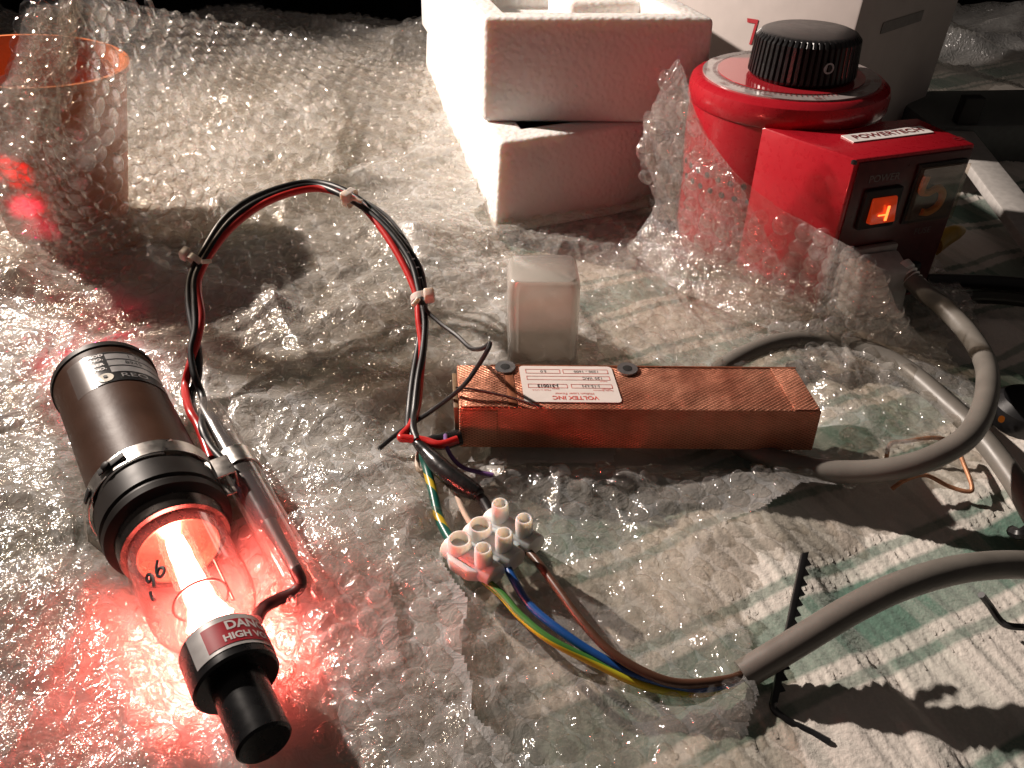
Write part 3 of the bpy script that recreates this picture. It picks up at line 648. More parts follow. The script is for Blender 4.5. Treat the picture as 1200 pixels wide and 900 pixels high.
# mains outlet
out = fbox(.0035, .0300, .0060, .0350, .0008, .0040, 'mains_outlet', mat('grey_outlet', (.30, .29, .28), .4), sb, bevel=.0010)
fbox(.0345, .0465, .0080, .0230, .0008, .0040, 'fuse_holder', m_blkm, sb, bevel=.0012); fbox(.0370, .0440, .0105, .0195, .0040, .0052, 'fuse_cap', mat('grey_cap', (.18, .18, .17), .4), sb, bevel=.0008)
# name plate on the top
tcn = P(1040, 158, bz); nx = (VR - VC).normalized(); ny = (VB - VR).normalized()
M().box(Vector((tcn.x, tcn.y, bz)), nx, ny, Z3, -.0195, .0195, -.0040, .0040, .0001, .0005).build('name_plate', m_wlab, sb, smooth=False)
text('POWERTECH', .0056, plane_fn(Vector((tcn.x, tcn.y, bz + .0005)), nx, ny, Z3), 'lettering', m_redt, sb, bold=.00008)
text('CE', .004, plane_fn(P(1123, 163, bz), nx, ny, Z3, .0003), 'lettering', m_redt, sb, bold=.0001)
sc_ = M().lathe(P(1002, 192, bz) + Vector((0, .0012, -.0005)), Z3, [(.0011, 0), (.0011, .0011), (.0007, .0014), (.0001, .0014)], n=16).build('corner_screw', m_blk, sb)

# ================================================================== MAINS LEAD (plug, grey sheath, three cores)
m_grey = mat('grey_pvc', (.155, .142, .125), .42, var=.10, scale=120, bump=.12, bscale=300)
m_brn = mat('brown_pvc', (.085, .038, .022), .35, var=.08); m_blu = mat('blue_pvc', (.010, .075, .28), .33, var=.08)
m_gy = stripe_mat('green_yellow_pvc', (.06, .20, .04), (.55, .52, .03), 6., .5, .30)
lead = thing('mains_lead', 'thick grey mains lead looping from the transformer to the white terminal block', 'cable', P(1110, 540, 0))
m_plug = mat('grey_plug', (.50, .49, .48), .4)
pl = M(); pX = fx; a0 = FP(.0030, .0, .0)
pl.hexa([FP(.0045, .0075, .0042), FP(.0300, .0075, .0042), FP(.0290, .0075, .0190), FP(.0060, .0075, .0170)][::-1], [FP(.0045, .0335, .0042), FP(.0300, .0330, .0042), FP(.0285, .0290, .0165), FP(.0080, .0300, .0150)][::-1])
pl.build('plug', m_plug, lead, bevel=.0018, seg=3)
ps = P(1058, 318, .026); pe_ = P(1085, 343, .022)
dirp = (pe_ - ps).normalized(); M().lathe(ps, dirp, [(.0052, -.002)] + [(.0050 - .00016 * k - (.0009 if k % 2 else 0), .0012 + k * .0009) for k in range(9)] + [(.0036, .0105)], n=28).build('strain_relief', mat('white_grip', (.80, .78, .76), .3), lead, sharp=20)
cab = W((1062, 322, .0255), (1085, 344, .022), (1108, 362, .019), (1138, 395, .019), (1156, 430, .021), (1155, 470, .023), (1137, 508, .022), (1100, 533, .019), (1050, 549, .015), (990, 553, .0105), (935, 546, .0075), (885, 530, .0048))
cab += W((840, 500, .0045), (822, 468, .0045), (838, 438, .0055), (872, 416, .009), (915, 401, .010), (960, 399, .009), (1010, 408, .009), (1060, 432, .008), (1110, 474, .008), (1150, 512, .008), (1190, 565, .007), (1235, 640, .006), (1290, 680, .008), (1255, 672, .018), (1200, 662, .021), (1130, 666, .023), (1060, 685, .022), (1000, 713, .018), (930, 755, .012), (870, 791, .0065))
M().tube(cab, .0038, n=20, sub=8).build('sheath', m_grey, lead)
M().tube(W((872, 790, .0070), (850, 797, .0085), (800, 801, .0095), (760, 790, .0105), (715, 763, .012), (680, 726, .013), (655, 692, .013), (628, 656, .012), (613, 641, .011)), .0012, n=12, sub=8).build('brown_core', m_brn, lead)
M().tube(W((871, 793, .0050), (855, 800, .0065), (815, 806, .0070), (750, 792, .0080), (700, 768, .0095), (655, 738, .011), (620, 708, .011), (600, 676, .011), (593, 660, .011)), .0012, n=12, sub=8).build('blue_core', m_blu, lead)
M().tube(W((869, 791, .0045), (850, 806, .0045), (810, 812, .0050), (755, 803, .0065), (700, 778, .0085), (645, 750, .011), (610, 722, .011), (588, 697, .011), (568, 680, .011)), .0012, n=12, sub=8).build('earth_core', m_gy, lead)

# ================================================================== TERMINAL BLOCK
m_nyl = mat('natural_nylon', (.74, .73, .70), .35, sss=.8, var=.05, spec=.5)
tzb = .0088
c1 = P(553, 655, .013); c3 = P(600, 621, .013); pdir = Vector(((c3 - c1).x, (c3 - c1).y, 0)).normalized(); pitch = ((c3 - c1).length) / 2
cdir = Vector((pdir.y, -pdir.x, 0)); cdir = (cdir * .97 + pdir * .12).normalized(); tc0 = Vector((c1.x, c1.y, 0))
tbk = thing('terminal_block', 'translucent white three way screw terminal block joining the wires', 'terminal block', (tc0.x, tc0.y, tzb))
for k in range(3):
    c = tc0 + pdir * pitch * k
    b = M(); hl = .0092
    # barrel with flattened base, along cdir
    pr = []
    for i in range(20):
        a = 2 * math.pi * i / 20; yy = math.cos(a) * .0036; zz = max(math.sin(a) * .0038, -.0030)
        pr.append(c + pdir * yy - cdir * hl + Vector((0, 0, tzb + .0034 + zz)))
    b.prism(pr, cdir * hl * 2); body = b.build('terminal_barrel', m_nyl, tbk, bevel=.0006, seg=2)
    for sgn, hh, rr in ((-1, .0058, .0034), (1, .0084, .0025)):
        q = c + cdir * (sgn * .0045) + Vector((0, 0, tzb + .0038))
        if k == 2 and sgn < 0: hh, rr = .0088, .0025
        po = M().lathe(q, Z3, [(rr + .0003, 0), (rr, hh - .0006), (rr - .0003, hh), (rr - .0006, hh), (rr - .0008, hh - .0006), (rr - .0009, hh - .0045), (.0001, hh - .0045)], n=28, caps=False).build('screw_post', m_nyl, tbk)
        s_ = M().lathe(q + Vector((0, 0, hh - .0044)), Z3, [(rr - .0010, 0), (rr - .0010, .0009), (rr - .0013, .0011), (.0001, .0011)], n=20).build('screw', m_zinc, po)
for k in range(2):
    c = tc0 + pdir * pitch * (k + .5)
    M().box(c + Vector((0, 0, tzb)), pdir, cdir, Z3, -.0014, .0014, -.0062, .0062, .0010, .0050).build('web', m_nyl, tbk, bevel=.0006)
    M().lathe(c + Vector((0, 0, tzb)), Z3, [(.0019, .001), (.0019, .0062), (.0013, .0064), (.0011, .0040), (.0001, .0040)], n=20, caps=False).build('mounting_eye', m_nyl, tbk)
M().prism([tc0 - pdir * .0030 - cdir * .0070 + Z3 * (tzb + .001), tc0 - pdir * .0052 - cdir * .0035 + Z3 * (tzb + .001), tc0 - pdir * .0052 + cdir * .0030 + Z3 * (tzb + .001), tc0 - pdir * .0030 + cdir * .0060 + Z3 * (tzb + .001)], Z3 * .0045).build('end_lug', m_nyl, tbk, bevel=.0006)

# ================================================================== COPPER WRAPPED POWER SUPPLY
def copper_mat():
    m, t, N, L, b = nt('copper_mesh_tape')
    tc = N.new('ShaderNodeTexCoord'); mp = N.new('ShaderNodeMapping'); mp.inputs['Rotation'].default_value = (0, 0, 0); L.new(tc.outputs['Object'], mp.inputs[0])
    sp = N.new('ShaderNodeSeparateXYZ'); L.new(mp.outputs[0], sp.inputs[0])
    def math_(op, a, b_=None, c_=None):
        k = N.new('ShaderNodeMath'); k.operation = op
        for i, x in enumerate((a, b_, c_)):
            if x is None: continue
            if isinstance(x, (int, float)): k.inputs[i].default_value = x
            else: L.new(x, k.inputs[i])
        return k.outputs[0]
    yz = math_('MULTIPLY_ADD', sp.outputs[2], 1.25, sp.outputs[1])
    w_ = N.new('ShaderNodeTexNoise'); w_.inputs['Scale'].default_value = 90; L.new(tc.outputs['Object'], w_.inputs[0])
    wob = math_('MULTIPLY', w_.outputs['Fac'], 1.4)
    f1 = 2 * math.pi / .0019
    s1 = math_('SINE', math_('ADD', math_('MULTIPLY', math_('MULTIPLY_ADD', yz, 1.35, sp.outputs[0]), f1), wob))
    s2 = math_('SINE', math_('ADD', math_('MULTIPLY', math_('MULTIPLY_ADD', yz, -1.35, sp.outputs[0]), f1), wob))
    mxx = math_('MAXIMUM', s1, s2); h = math_('POWER', math_('MULTIPLY_ADD', mxx, .5, .5), 5.0)
    n = N.new('ShaderNodeTexNoise'); n.inputs['Scale'].default_value = 40; n.inputs['Detail'].default_value = 6; L.new(tc.outputs['Object'], n.inputs[0])
    r = N.new('ShaderNodeValToRGB'); L.new(n.outputs['Fac'], r.inputs[0]); r.color_ramp.elements[0].position = .35; r.color_ramp.elements[1].position = .65
    r.color_ramp.elements[0].color = (.58, .215, .13, 1); r.color_ramp.elements[1].color = (.93, .44, .29, 1)
    mx = N.new('ShaderNodeMix'); mx.data_type = 'RGBA'; mx.blend_type = 'MULTIPLY'; L.new(r.outputs[0], mx.inputs[6])
    cr = N.new('ShaderNodeValToRGB'); L.new(h, cr.inputs[0]); cr.color_ramp.elements[0].color = (.62, .55, .50, 1); cr.color_ramp.elements[1].color = (1, 1, 1, 1); cr.color_ramp.elements[1].position = .6
    L.new(cr.outputs[0], mx.inputs[7]); mx.inputs[0].default_value = 1; L.new(mx.outputs[2], b.inputs['Base Color'])
    b.inputs['Metallic'].default_value = .7
    mr = N.new('ShaderNodeMapRange'); mr.inputs[3].default_value = .30; mr.inputs[4].default_value = .52; L.new(n.outputs['Fac'], mr.inputs[0]); L.new(mr.outputs[0], b.inputs['Roughness'])
    n2 = N.new('ShaderNodeTexNoise'); n2.inputs['Scale'].default_value = 55; n2.inputs['Detail'].default_value = 3; L.new(tc.outputs['Object'], n2.inputs[0])
    bp0 = N.new('ShaderNodeBump'); bp0.inputs['Distance'].default_value = .006; bp0.inputs['Strength'].default_value = .8; L.new(n2.outputs['Fac'], bp0.inputs['Height'])
    bp = N.new('ShaderNodeBump'); bp.inputs['Distance'].default_value = .00028; bp.inputs['Strength'].default_value = .8; L.new(h, bp.inputs['Height']); L.new(bp0.outputs[0], bp.inputs['Normal']); L.new(bp.outputs[0], b.inputs['Normal'])
    return m
m_cu = copper_mat(); m_cu2 = mat('copper_tape', (.42, .16, .085), .42, metal=.75, var=.3, scale=120, bump=.5, bscale=260)
BT = .0252; BB = .0078
fl = P(538, 478, BT); fr = P(964, 482, BT); br = P(932, 431, BT); bl = P(535, 427, BT)
ps_ = thing('power_supply', 'long copper taped power supply box with white label on top', 'power supply', ((fl.x + fr.x) / 2, (fl.y + bl.y) / 2, BB))
dn = Vector((0, 0, BB - BT))
bb = [p + dn for p in (fl, fr, br, bl)]; bb[0] = P(538, 527, BB); bb[1] = P(953, 530, BB); bb[0].y = max(bb[0].y, fl.y); bb[1].y = max(bb[1].y, fr.y)
M().hexa(bb, [fl, fr, br, bl]).build('body', m_cu, ps_, bevel=.0007, seg=2)
ux = (fr - fl).normalized(); uy = (bl - fl).normalized()
# overlapping tape pieces
def top_patch(x0, x1, y0, y1, d, name, m_): return M().box(fl, ux, uy, Z3, x0, x1, y0, y1, .0001, d).build(name, m_, ps_, bevel=.0001)
top_patch(.0003, .0165, .0006, .0235, .00035, 'tape', m_cu); top_patch(.0165, .0195, .0004, .0238, .00022, 'tape', m_cu2); top_patch(.1105, .1190, .0004, .0236, .00030, 'tape', m_cu)
M().box(fl + dn, ux, Vector((0, -1, 0)), Z3, .0003, .0125, .0001, .0004, .0006, .0165).build('tape', m_cu, ps_, bevel=.0001)
M().box(fl, ux, uy, Z3, .012, .1195, .0238, .0244, .0001, .0004).build('tape', m_cu2, ps_)
# end face, seen slightly at the left
M().box(fl + dn, ux, uy, Z3, -.0018, -.0002, .0020, .0215, .0010, .0160).build('end_board', mat('end_board', (.20, .13, .07), .5), ps_, bevel=.0003)
# label, printed upside down
lp = [P(610, 472, BT), P(737, 472, BT), P(717, 432, BT), P(604, 430, BT)]
lc = (lp[0] + lp[1] + lp[2] + lp[3]) / 4
LX = -ux; LY = -uy; LWd = .0325; LHt = .0205
poly = []
for cx, cy, a0 in ((1, 1, 0), (-1, 1, 90), (-1, -1, 180), (1, -1, 270)):
    for s in range(5):
        a = math.radians(a0 + s * 22.5); poly.append(lc + LX * (cx * (LWd / 2 - .0015) + .0015 * math.cos(a)) + LY * (cy * (LHt / 2 - .0015) + .0015 * math.sin(a)) + Z3 * .0002)
m_pap = mat('white_paper_label', (.72, .64, .60), .45, var=.04); m_rink = mat('red_ink', (.62, .10, .08), .5); m_kink = mat('black_ink', (.03, .03, .035), .5)
lab = M().prism(poly, Z3 * .0003).build('label', m_pap, ps_, smooth=False)
LZ = lc + Z3 * .0005
def lt(txt, x, y, s, m_, b=0): text(txt, s, plane_fn(LZ + LX.normalized() * x + LY.normalized() * y, LX, LY, Z3, .0001), 'lettering', m_, lab, bold=b)
def lbox(x0, x1, y0, y1):
    t = .00016; m_ = M()
    for a in ((x0, x1, y0, y0 + t), (x0, x1, y1 - t, y1), (x0, x0 + t, y0, y1), (x1 - t, x1, y0, y1)): m_.box(LZ, LX, LY, Z3, a[0], a[1], a[2], a[3], .00004, .0001)
    m_.build('printed_frame', m_rink, lab, smooth=False)
lt('VOLTEX INC', -.001, .0079, .0027, m_rink, .00006); lt('Helium Laser Power', -.001, .0057, .0016, m_rink)
lt('Pacific Business', -.011, .0038, .0011, m_rink); lt('Made in U.S.A.', .010, .0038, .0011, m_rink)
for q in ((-.0145, -.0005, .0004, .0026), (.0008, .0142, .0004, .0026), (-.0145, .0142, -.0042, -.0020), (-.0145, .0012, -.0082, -.0058), (.0022, .0142, -.0082, -.0058)): lbox(*q)
lt('MODEL', -.012, .0030, .0009, m_rink); lt('SERIAL', .005, .0030, .0009, m_rink); lt('INPUT', -.012, -.0014, .0009, m_rink)
lt('J-15-LN', -.0072, .0014, .0019, m_kink); lt('J-310013', .0075, .0014, .0020, m_kink, .00006); lt('120 VAC', -.0085, -.0031, .0019, m_kink)
lt('1200 - 1600', -.0070, -.0070, .0018, m_kink); lt('5.0', .0080, -.0070, .0018, m_kink)
for q in ((592, 432), (735, 434)):
    c = P(*q, BT); w_ = M().lathe(c + Vector((0, 0, .0002)), Z3, [(.0014, .0), (.0036, .0), (.0036, .0007), (.0014, .0007), (.0014, 0)], n=32, caps=False).build('washer', m_zinc, ps_)
    M().lathe(c + Vector((0, 0, .0001)), Z3, [(.0017, .0), (.0017, .0009), (.0001, .0010)], n=20).build('rivet', m_blkm, ps_)
# short leads leaving the left end
m_wk = mat('black_pvc', (.010, .010, .011), .42, var=.1); m_wr = mat('red_pvc', (.50, .022, .020), .30, var=.06); m_wp = mat('purple_pvc', (.17, .08, .24), .3); m_ww = mat('cream_pvc', (.58, .44, .34), .35)
m_shr = mat('black_heatshrink', (.014, .014, .014), .28, bump=.3, bscale=250)
m_gy2 = stripe_mat('green_yellow_twist', (.010, .10, .075), (.55, .38, .02), 62., .28, .1)
M().tube(W((540, 512, .013), (520, 517, .013), (505, 519, .014), (500, 528, .013)), [.0028, .0030, .0024, .0020], n=12).build('cable_gland_sleeve', m_shr, ps_)
M().tube(W((505, 520, .015), (496, 531, .014), (500, 548, .012), (507, 575, .011), (514, 605, .011), (524, 626, .0115), (532, 638, .012)), .00150, n=12).build('earth_wire', m_gy2, ps_)
M().tube(W((500, 520, .013), (490, 533, .011), (492, 552, .010), (512, 548, .010), (530, 562, .011), (537, 585, .011), (546, 605, .0115), (556, 620, .012)), .00085, n=10).build('cream_wire', m_ww, ps_)
M().tube(W((522, 510, .016), (524, 525, .016), (533, 540, .013), (545, 549, .011), (560, 553, .010), (578, 557, .0095)), .00075, n=10).build('purple_wire', m_wp, ps_)
M().tube(W((484, 512, .016), (491, 521, .016), (500, 530, .0155), (512, 543, .0155), (528, 558, .015), (545, 570, .014), (557, 577, .0135), (561, 582, .013)), [.0014, .0018, .0022, .0030, .0033, .0033, .0027, .0020], n=16, jit=.06).build('heatshrink_joint', m_shr, ps_)
M().tube(W((558, 578, .013), (567, 588, .0125), (574, 600, .012), (580, 610, .012)), .00165, n=12).build('black_lead', m_wk, ps_)
# thin wire lying over the top of the box
M().tube([P(534, 454, BT + .0012), P(560, 457, BT + .0008), P(600, 466, BT + .0006), P(634, 477, BT + .0005)], .00035, n=8).build('hair_wire', m_wk, ps_)

# ================================================================== LASER TUBE
A = tubeB; Bv = tubeA; ax = (Bv - A).normalized(); TN = (Z3 - ax * ax.z).normalized(); TX = ax.cross(TN)
TL = .152
def s2(mm): return mm / 1000
lt_ = thing('laser_tube', 'glowing glass laser tube in a brown metal housing with black end cap', 'laser tube', (.5 * (A.x + Bv.x), .5 * (A.y + Bv.y), .006))
m_bronze = mat('brown_anodised', (.062, .027, .015), .44, metal=0, spec=.2, var=.18, scale=60, bump=.12, bscale=350, stretch=(1, 1, 1))
m_dbrz = mat('dark_anodised', (.022, .018, .016), .45, metal=.05, spec=.25, var=.25, scale=120)
m_ring = mat('turned_ring', (.14, .12, .11), .25, metal=.9, var=.2)
m_capm = mat('black_cap', (.010, .010, .011), .27, var=.1)
m_glass = glass_mat('borosilicate', (.97, .95, .93), .035, .03, 1.8, (.9, .75, .7), edge=(.45, .22, .18))
body = M().lathe(A, ax, [(.0145, s2(90)), (.0160, s2(90)), (.0160, s2(149)), (.0163, s2(150)), (.0163, s2(152.5)), (.0155, s2(153)), (.0145, s2(152)), (.0143, s2(148)), (.0001, s2(148))], n=96, caps=False).build('housing', m_bronze, lt_)
M().lathe(A, ax, [(.0163, s2(151)), (.0168, s2(151.2)), (.0168, s2(153.6)), (.0152, s2(153.8)), (.0148, s2(151.5))], n=96, caps=False).build('rear_rim', m_dbrz, lt_)
M().lathe(A, ax, [(.0130, s2(70)), (.0155, s2(70.3)), (.0170, s2(71.5)), (.0173, s2(73.5)), (.0167, s2(74.3)), (.0167, s2(75)), (.0173, s2(75.8)), (.0172, s2(84)), (.0160, s2(85)), (.0150, s2(90.5)), (.0001, s2(90.5))], n=96, caps=False).build('front_housing', m_dbrz, lt_)
M().lathe(A, ax, [(.0130, s2(65)), (.0143, s2(65)), (.0146, s2(65.8)), (.0146, s2(70)), (.0152, s2(71)), (.0120, s2(71))], n=96, caps=False).build('front_ring', m_ring, lt_)
# output mirror at the rear, glows red
M().lathe(A, ax, [(.0001, s2(148.5)), (.0040, s2(148.5)), (.0040, s2(154.5)), (.0001, s2(154.5))], n=24).build('output_window', emit_mat('red_laser_glow', (1, .01, .04), 9), lt_)
# glass envelope
gl_prof = [(.0130, s2(71)), (.0132, s2(64)), (.0132, s2(46)), (.0131, s2(42)), (.0126, s2(39)), (.0115, s2(36.4)), (.0096, s2(34.8)), (.0078, s2(34.1)), (.0062, s2(34)), (.0055, s2(31)), (.0050, s2(26))]
M().lathe(A, ax, gl_prof, n=64, caps=False).build('glass_envelope', m_glass, lt_)
M().lathe(A, ax, [(.0046, s2(69)), (.0048, s2(40)), (.0062, s2(37))], n=32, caps=False).build('bore_tube', glass_mat('inner_glass', (.97, .95, .93), .05, .02, 1.5, (.9, .7, .6)), lt_)
M().lathe(A, ax, [(.0001, s2(70.5)), (.0118, s2(70.4)), (.0118, s2(67)), (.0108, s2(63)), (.0104, s2(63)), (.0112, s2(69)), (.0001, s2(69.5))], n=48, caps=False).build('electrode', mat('nickel_electrode', (.55, .42, .30), .25, metal=.9), lt_)
GLOW = (1, .145, .12)
m_glow = emit_mat('plasma_glow', GLOW, 165)
M().lathe(A, ax, [(.0001, s2(68)), (.0024, s2(67.5)), (.0028, s2(62)), (.0026, s2(57)), (.0032, s2(51)), (.0029, s2(46)), (.0036, s2(42)), (.0050, s2(37.5)), (.0044, s2(34)), (.0036, s2(28.9)), (.0001, s2(28.7))], n=24).build('discharge', m_glow, lt_)
gr = M(); gr.tube([A + ax * s2(43.5) + (TN * math.cos(t * math.pi / 10) + TX * math.sin(t * math.pi / 10)) * .0068 for t in range(-9, 10)], .00035, n=8, sub=2); gr.build('getter_ring', m_ring, lt_)
gr = M(); gr.tube([A + ax * s2(60 - t * .9) + (TN * math.cos(2.2) + TX * math.sin(2.2)) * .0090 for t in range(0, 19)], .0004, n=8, sub=1); gr.build('support_rod', m_ring, lt_)
def tc_(x, s, r):   # point on cylinder: arc length x to the right of the top line, axial s
    a = x / r; return A + ax * s + (TN * math.cos(a) + TX * math.sin(a)) * r
# end cap and nose
M().lathe(A, ax, [(.0001, s2(15)), (.0094, s2(15)), (.0100, s2(15.6)), (.0100, s2(27)), (.0095, s2(28)), (.0060, s2(28.6)), (.0045, s2(28.6))], n=72, caps=False).build('end_cap', m_capm, lt_)
M().lathe(A, ax, [(.0001, s2(-2.5)), (.0056, s2(-2.5)), (.0062, s2(-1.9)), (.0062, s2(16))], n=64, caps=False).build('nose', m_capm, lt_)
def cyl_patch(x0, x1, s0, s1, r, n=28):
    m_ = M(); v = []
    for i in range(n + 1):
        x = x0 + (x1 - x0) * i / n; v += [tc_(x, s0, r), tc_(x, s1, r)]
    m_.add(v, [(2 * i, 2 * i + 2, 2 * i + 3, 2 * i + 1) for i in range(n)]); return m_
R1 = .01015
m_sil = mat('silver_sticker', (.60, .58, .57), .35, metal=.3); m_crim = mat('crimson_print', (.40, .012, .025), .4)
wl = cyl_patch(-.0075, .0210, s2(17.6), s2(27.2), R1).build('warning_label', m_sil, lt_)
cyl_patch(-.0035, .0195, s2(18.6), s2(25.6), R1 + .0001).build('crimson_field', m_crim, wl)
text('DANGER', .0036, lambda x, y: tc_(x + .0092, s2(23.8) + y, R1 + .0002), 'lettering', m_wlab, wl, bold=.00012)
text('HIGH VOLTAGE', .0027, lambda x, y: tc_(x + .0102, s2(20.4) + y, R1 + .0002), 'lettering', m_wlab, wl, bold=.0001)
# name sticker on housing
R2 = .01615
cyl_patch(-.0100, .0230, s2(128.5), s2(147.5), R2, 40).build('clear_sticker', glass_mat('clear_sticker', (.93, .90, .88), .10, .2, 1.2), lt_)
ns = cyl_patch(-.0030, .0220, s2(128.5), s2(147.0), R2 + .0001, 40).build('name_sticker', mat('black_sticker', (.015, .015, .016), .3), lt_)
m_silp = mat('silver_print', (.42, .41, .41), .35, metal=.5)
for s0 in (142.2, 138.0, 133.8):
    cyl_patch(.0025, .0215, s2(s0), s2(s0 + 3.4), R2 + .0002, 30).build('silver_field', m_silp, ns)
for s0, tx in ((145.3, 'MOD'), (142.7, 'NO.'), (139.6, 'SER'), (136.8, 'NO.')):
    text(tx, .0021, lambda x, y, s0=s0: tc_(x - .0003, s2(s0) + y, R2 + .0003), 'lettering', m_wlab, ns, bold=.00008)
text('1 37', .0028, lambda x, y: tc_(x + .0115, s2(143.9) + y, R2 + .0003), 'lettering', m_blkm, ns)
text('8945', .0028, lambda x, y: tc_(x + .0105, s2(139.7) + y, R2 + .0003), 'lettering', m_blkm, ns)
text('REO', .0034, lambda x, y: tc_(x * 1.35 + .0090, s2(131.2) + y, R2 + .0003), 'lettering', m_silp, ns)
dc = M(); dc.add([tc_(.0002 + .0024 * math.cos(a), s2(131.4) + .0024 * math.sin(a), R2 + .0003) for a in [i * math.pi / 12 for i in range(24)]], [tuple(range(24))]); dc.build('round_emblem', mat('cream_ink', (.72, .66, .55), .4), ns, smooth=False)
dc = M(); dc.add([tc_(.0002 + .0007 * math.cos(a), s2(131.8) + .0007 * math.sin(a), R2 + .0005) for a in [i * math.pi / 6 for i in range(12)]], [tuple(range(12))]); dc.build('emblem_dot', m_blkm, ns, smooth=False)
# handwriting on the glass: 96
hw = M(); RG = .0134
def stroke(pts, r=.00045): hw.tube([tc_(x, s2(s), RG) for x, s in pts], r, n=6, sub=5)
stroke([(-.0088, 48.0), (-.0096, 49.4), (-.0105, 48.8), (-.0104, 47.4), (-.0094, 47.0), (-.0088, 48.2), (-.0089, 46.0), (-.0094, 44.4)])
stroke([(-.0060, 50.6), (-.0070, 48.6), (-.0074, 46.4), (-.0066, 45.2), (-.0056, 45.8), (-.0054, 47.2), (-.0063, 47.8), (-.0072, 47.0)])
stroke([(-.0110, 44.5), (-.0112, 42.5), (-.0106, 41.2)])
hw.build('handwriting', m_blkm, lt_)
# band clamp
M().lathe(A, ax, [(.0177, s2(85.2)), (.0180, s2(85.2)), (.0180, s2(90.8)), (.0177, s2(90.8)), (.0177, s2(85.2))], n=96, caps=False).build('band_clamp', m_steel, lt_)
bc0 = A + ax * s2(88); lo = M()
pts_ = [bc0 + (TN * math.cos(a) + TX * math.sin(a)) * r + ax * q for a, r, q in [(math.radians(-58), .0182, 0), (math.radians(-72), .0188, -.001), (math.radians(-95), .0200, -.003), (math.radians(-118), .0195, -.004), (math.radians(-135), .0185, -.003)]]
v = []
for p_ in pts_: v += [p_ - ax * .0024, p_ + ax * .0024]
lo.add(v, [(2 * i, 2 * i + 2, 2 * i + 3, 2 * i + 1) for i in range(len(pts_) - 1)]); lo.build('clamp_tail', m_steel, lt_)
for aa, ww in ((-24, .0042), (-60, .0022)):
    a = math.radians(aa); nn = TN * math.cos(a) + TX * math.sin(a); tt = TX * math.cos(a) - TN * math.sin(a)
    M().box(bc0 + nn * .0180, tt, ax, nn, -ww, ww, -.0011, .0011, .0001, .0006).build('clamp_slot', m_blkm, lt_, bevel=.0002)
M().lathe(bc0 + (TN * math.cos(math.radians(-28)) + TX * math.sin(math.radians(-28))) * .0184, (TN * math.cos(math.radians(-28)) + TX * math.sin(math.radians(-28))), [(.0013, 0), (.0013, .0010), (.0008, .0013), (.0001, .0013)], n=16).build('clamp_screw', m_dbrz, lt_)
# bridge strip and spring clips
cA = P(240, 478, .022); cB = P(352, 678, .019); cax = (cB - cA).normalized(); cN = (Z3 - cax * cax.z).normalized(); cX = cax.cross(cN)
CL = (cB - cA).length
mid = cA + cax * (CL * .40)
M().prism([P(188, 524, .0405), P(200, 541, .0385), P(243, 560, .0285), P(243, 543, .0290), P(200, 514, .0400)], Vector((.0002, -.0001, -.0006))).build('bridge_strip', m_steel, lt_)
def clip(o, d, N_, X_, r, ln, name):
    m_ = M(); prof = []
    for a in range(-130, 131, 13): prof.append((math.sin(math.radians(a)) * r, math.cos(math.radians(a)) * r))
    prof = [(prof[0][0] - .0016, prof[0][1] - .0022)] + prof + [(prof[-1][0] + .0016, prof[-1][1] - .0022)]
    v = []
    for x, z in prof: v += [o + X_ * x + N_ * z - d * ln, o + X_ * x + N_ * z + d * ln]
    for x, z in prof: v += [o + X_ * x * .92 + N_ * z * .92 - d * ln, o + X_ * x * .92 + N_ * z * .92 + d * ln]
    n = len(prof); f = [(2 * i, 2 * i + 2, 2 * i + 3, 2 * i + 1) for i in range(n - 1)] + [(2 * n + 2 * i, 2 * n + 2 * i + 1, 2 * n + 2 * i + 3, 2 * n + 2 * i + 2) for i in range(n - 1)]
    f += [(2 * i, 2 * n + 2 * i, 2 * n + 2 * i + 2, 2 * i + 2) for i in range(n - 1)] + [(2 * i + 1, 2 * i + 3, 2 * n + 2 * i + 3, 2 * n + 2 * i + 1) for i in range(n - 1)]
    return m_.add(v, f).build(name, m_steel, lt_, sharp=50)
clip(mid, cax, cN, cX, .0062, .0036, 'spring_clip')
sgn = -1 if cX.x > 0 else 1
o2 = P(258, 560, .0255)
sq = M(); S = .0043
pr = [(-S, -S), (S, -S), (S, S), (-S, S)]; v = []
for x, z in pr: v += [o2 + cX * x + cN * z - cax * .0042, o2 + cX * x + cN * z + cax * .0042]
for x, z in pr: v += [o2 + cX * x * .86 + cN * z * .86 - cax * .0042, o2 + cX * x * .86 + cN * z * .86 + cax * .0042]
f = []
for i in range(4):
    j = (i + 1) % 4
    f += [(2 * i, 2 * j, 2 * j + 1, 2 * i + 1), (8 + 2 * i, 8 + 2 * i + 1, 8 + 2 * j + 1, 8 + 2 * j), (2 * i, 8 + 2 * i, 8 + 2 * j, 2 * j), (2 * i + 1, 2 * j + 1, 8 + 2 * j + 1, 8 + 2 * i + 1)]
sq.add(v, f).build('square_clip', m_steel, lt_, bevel=.0003)
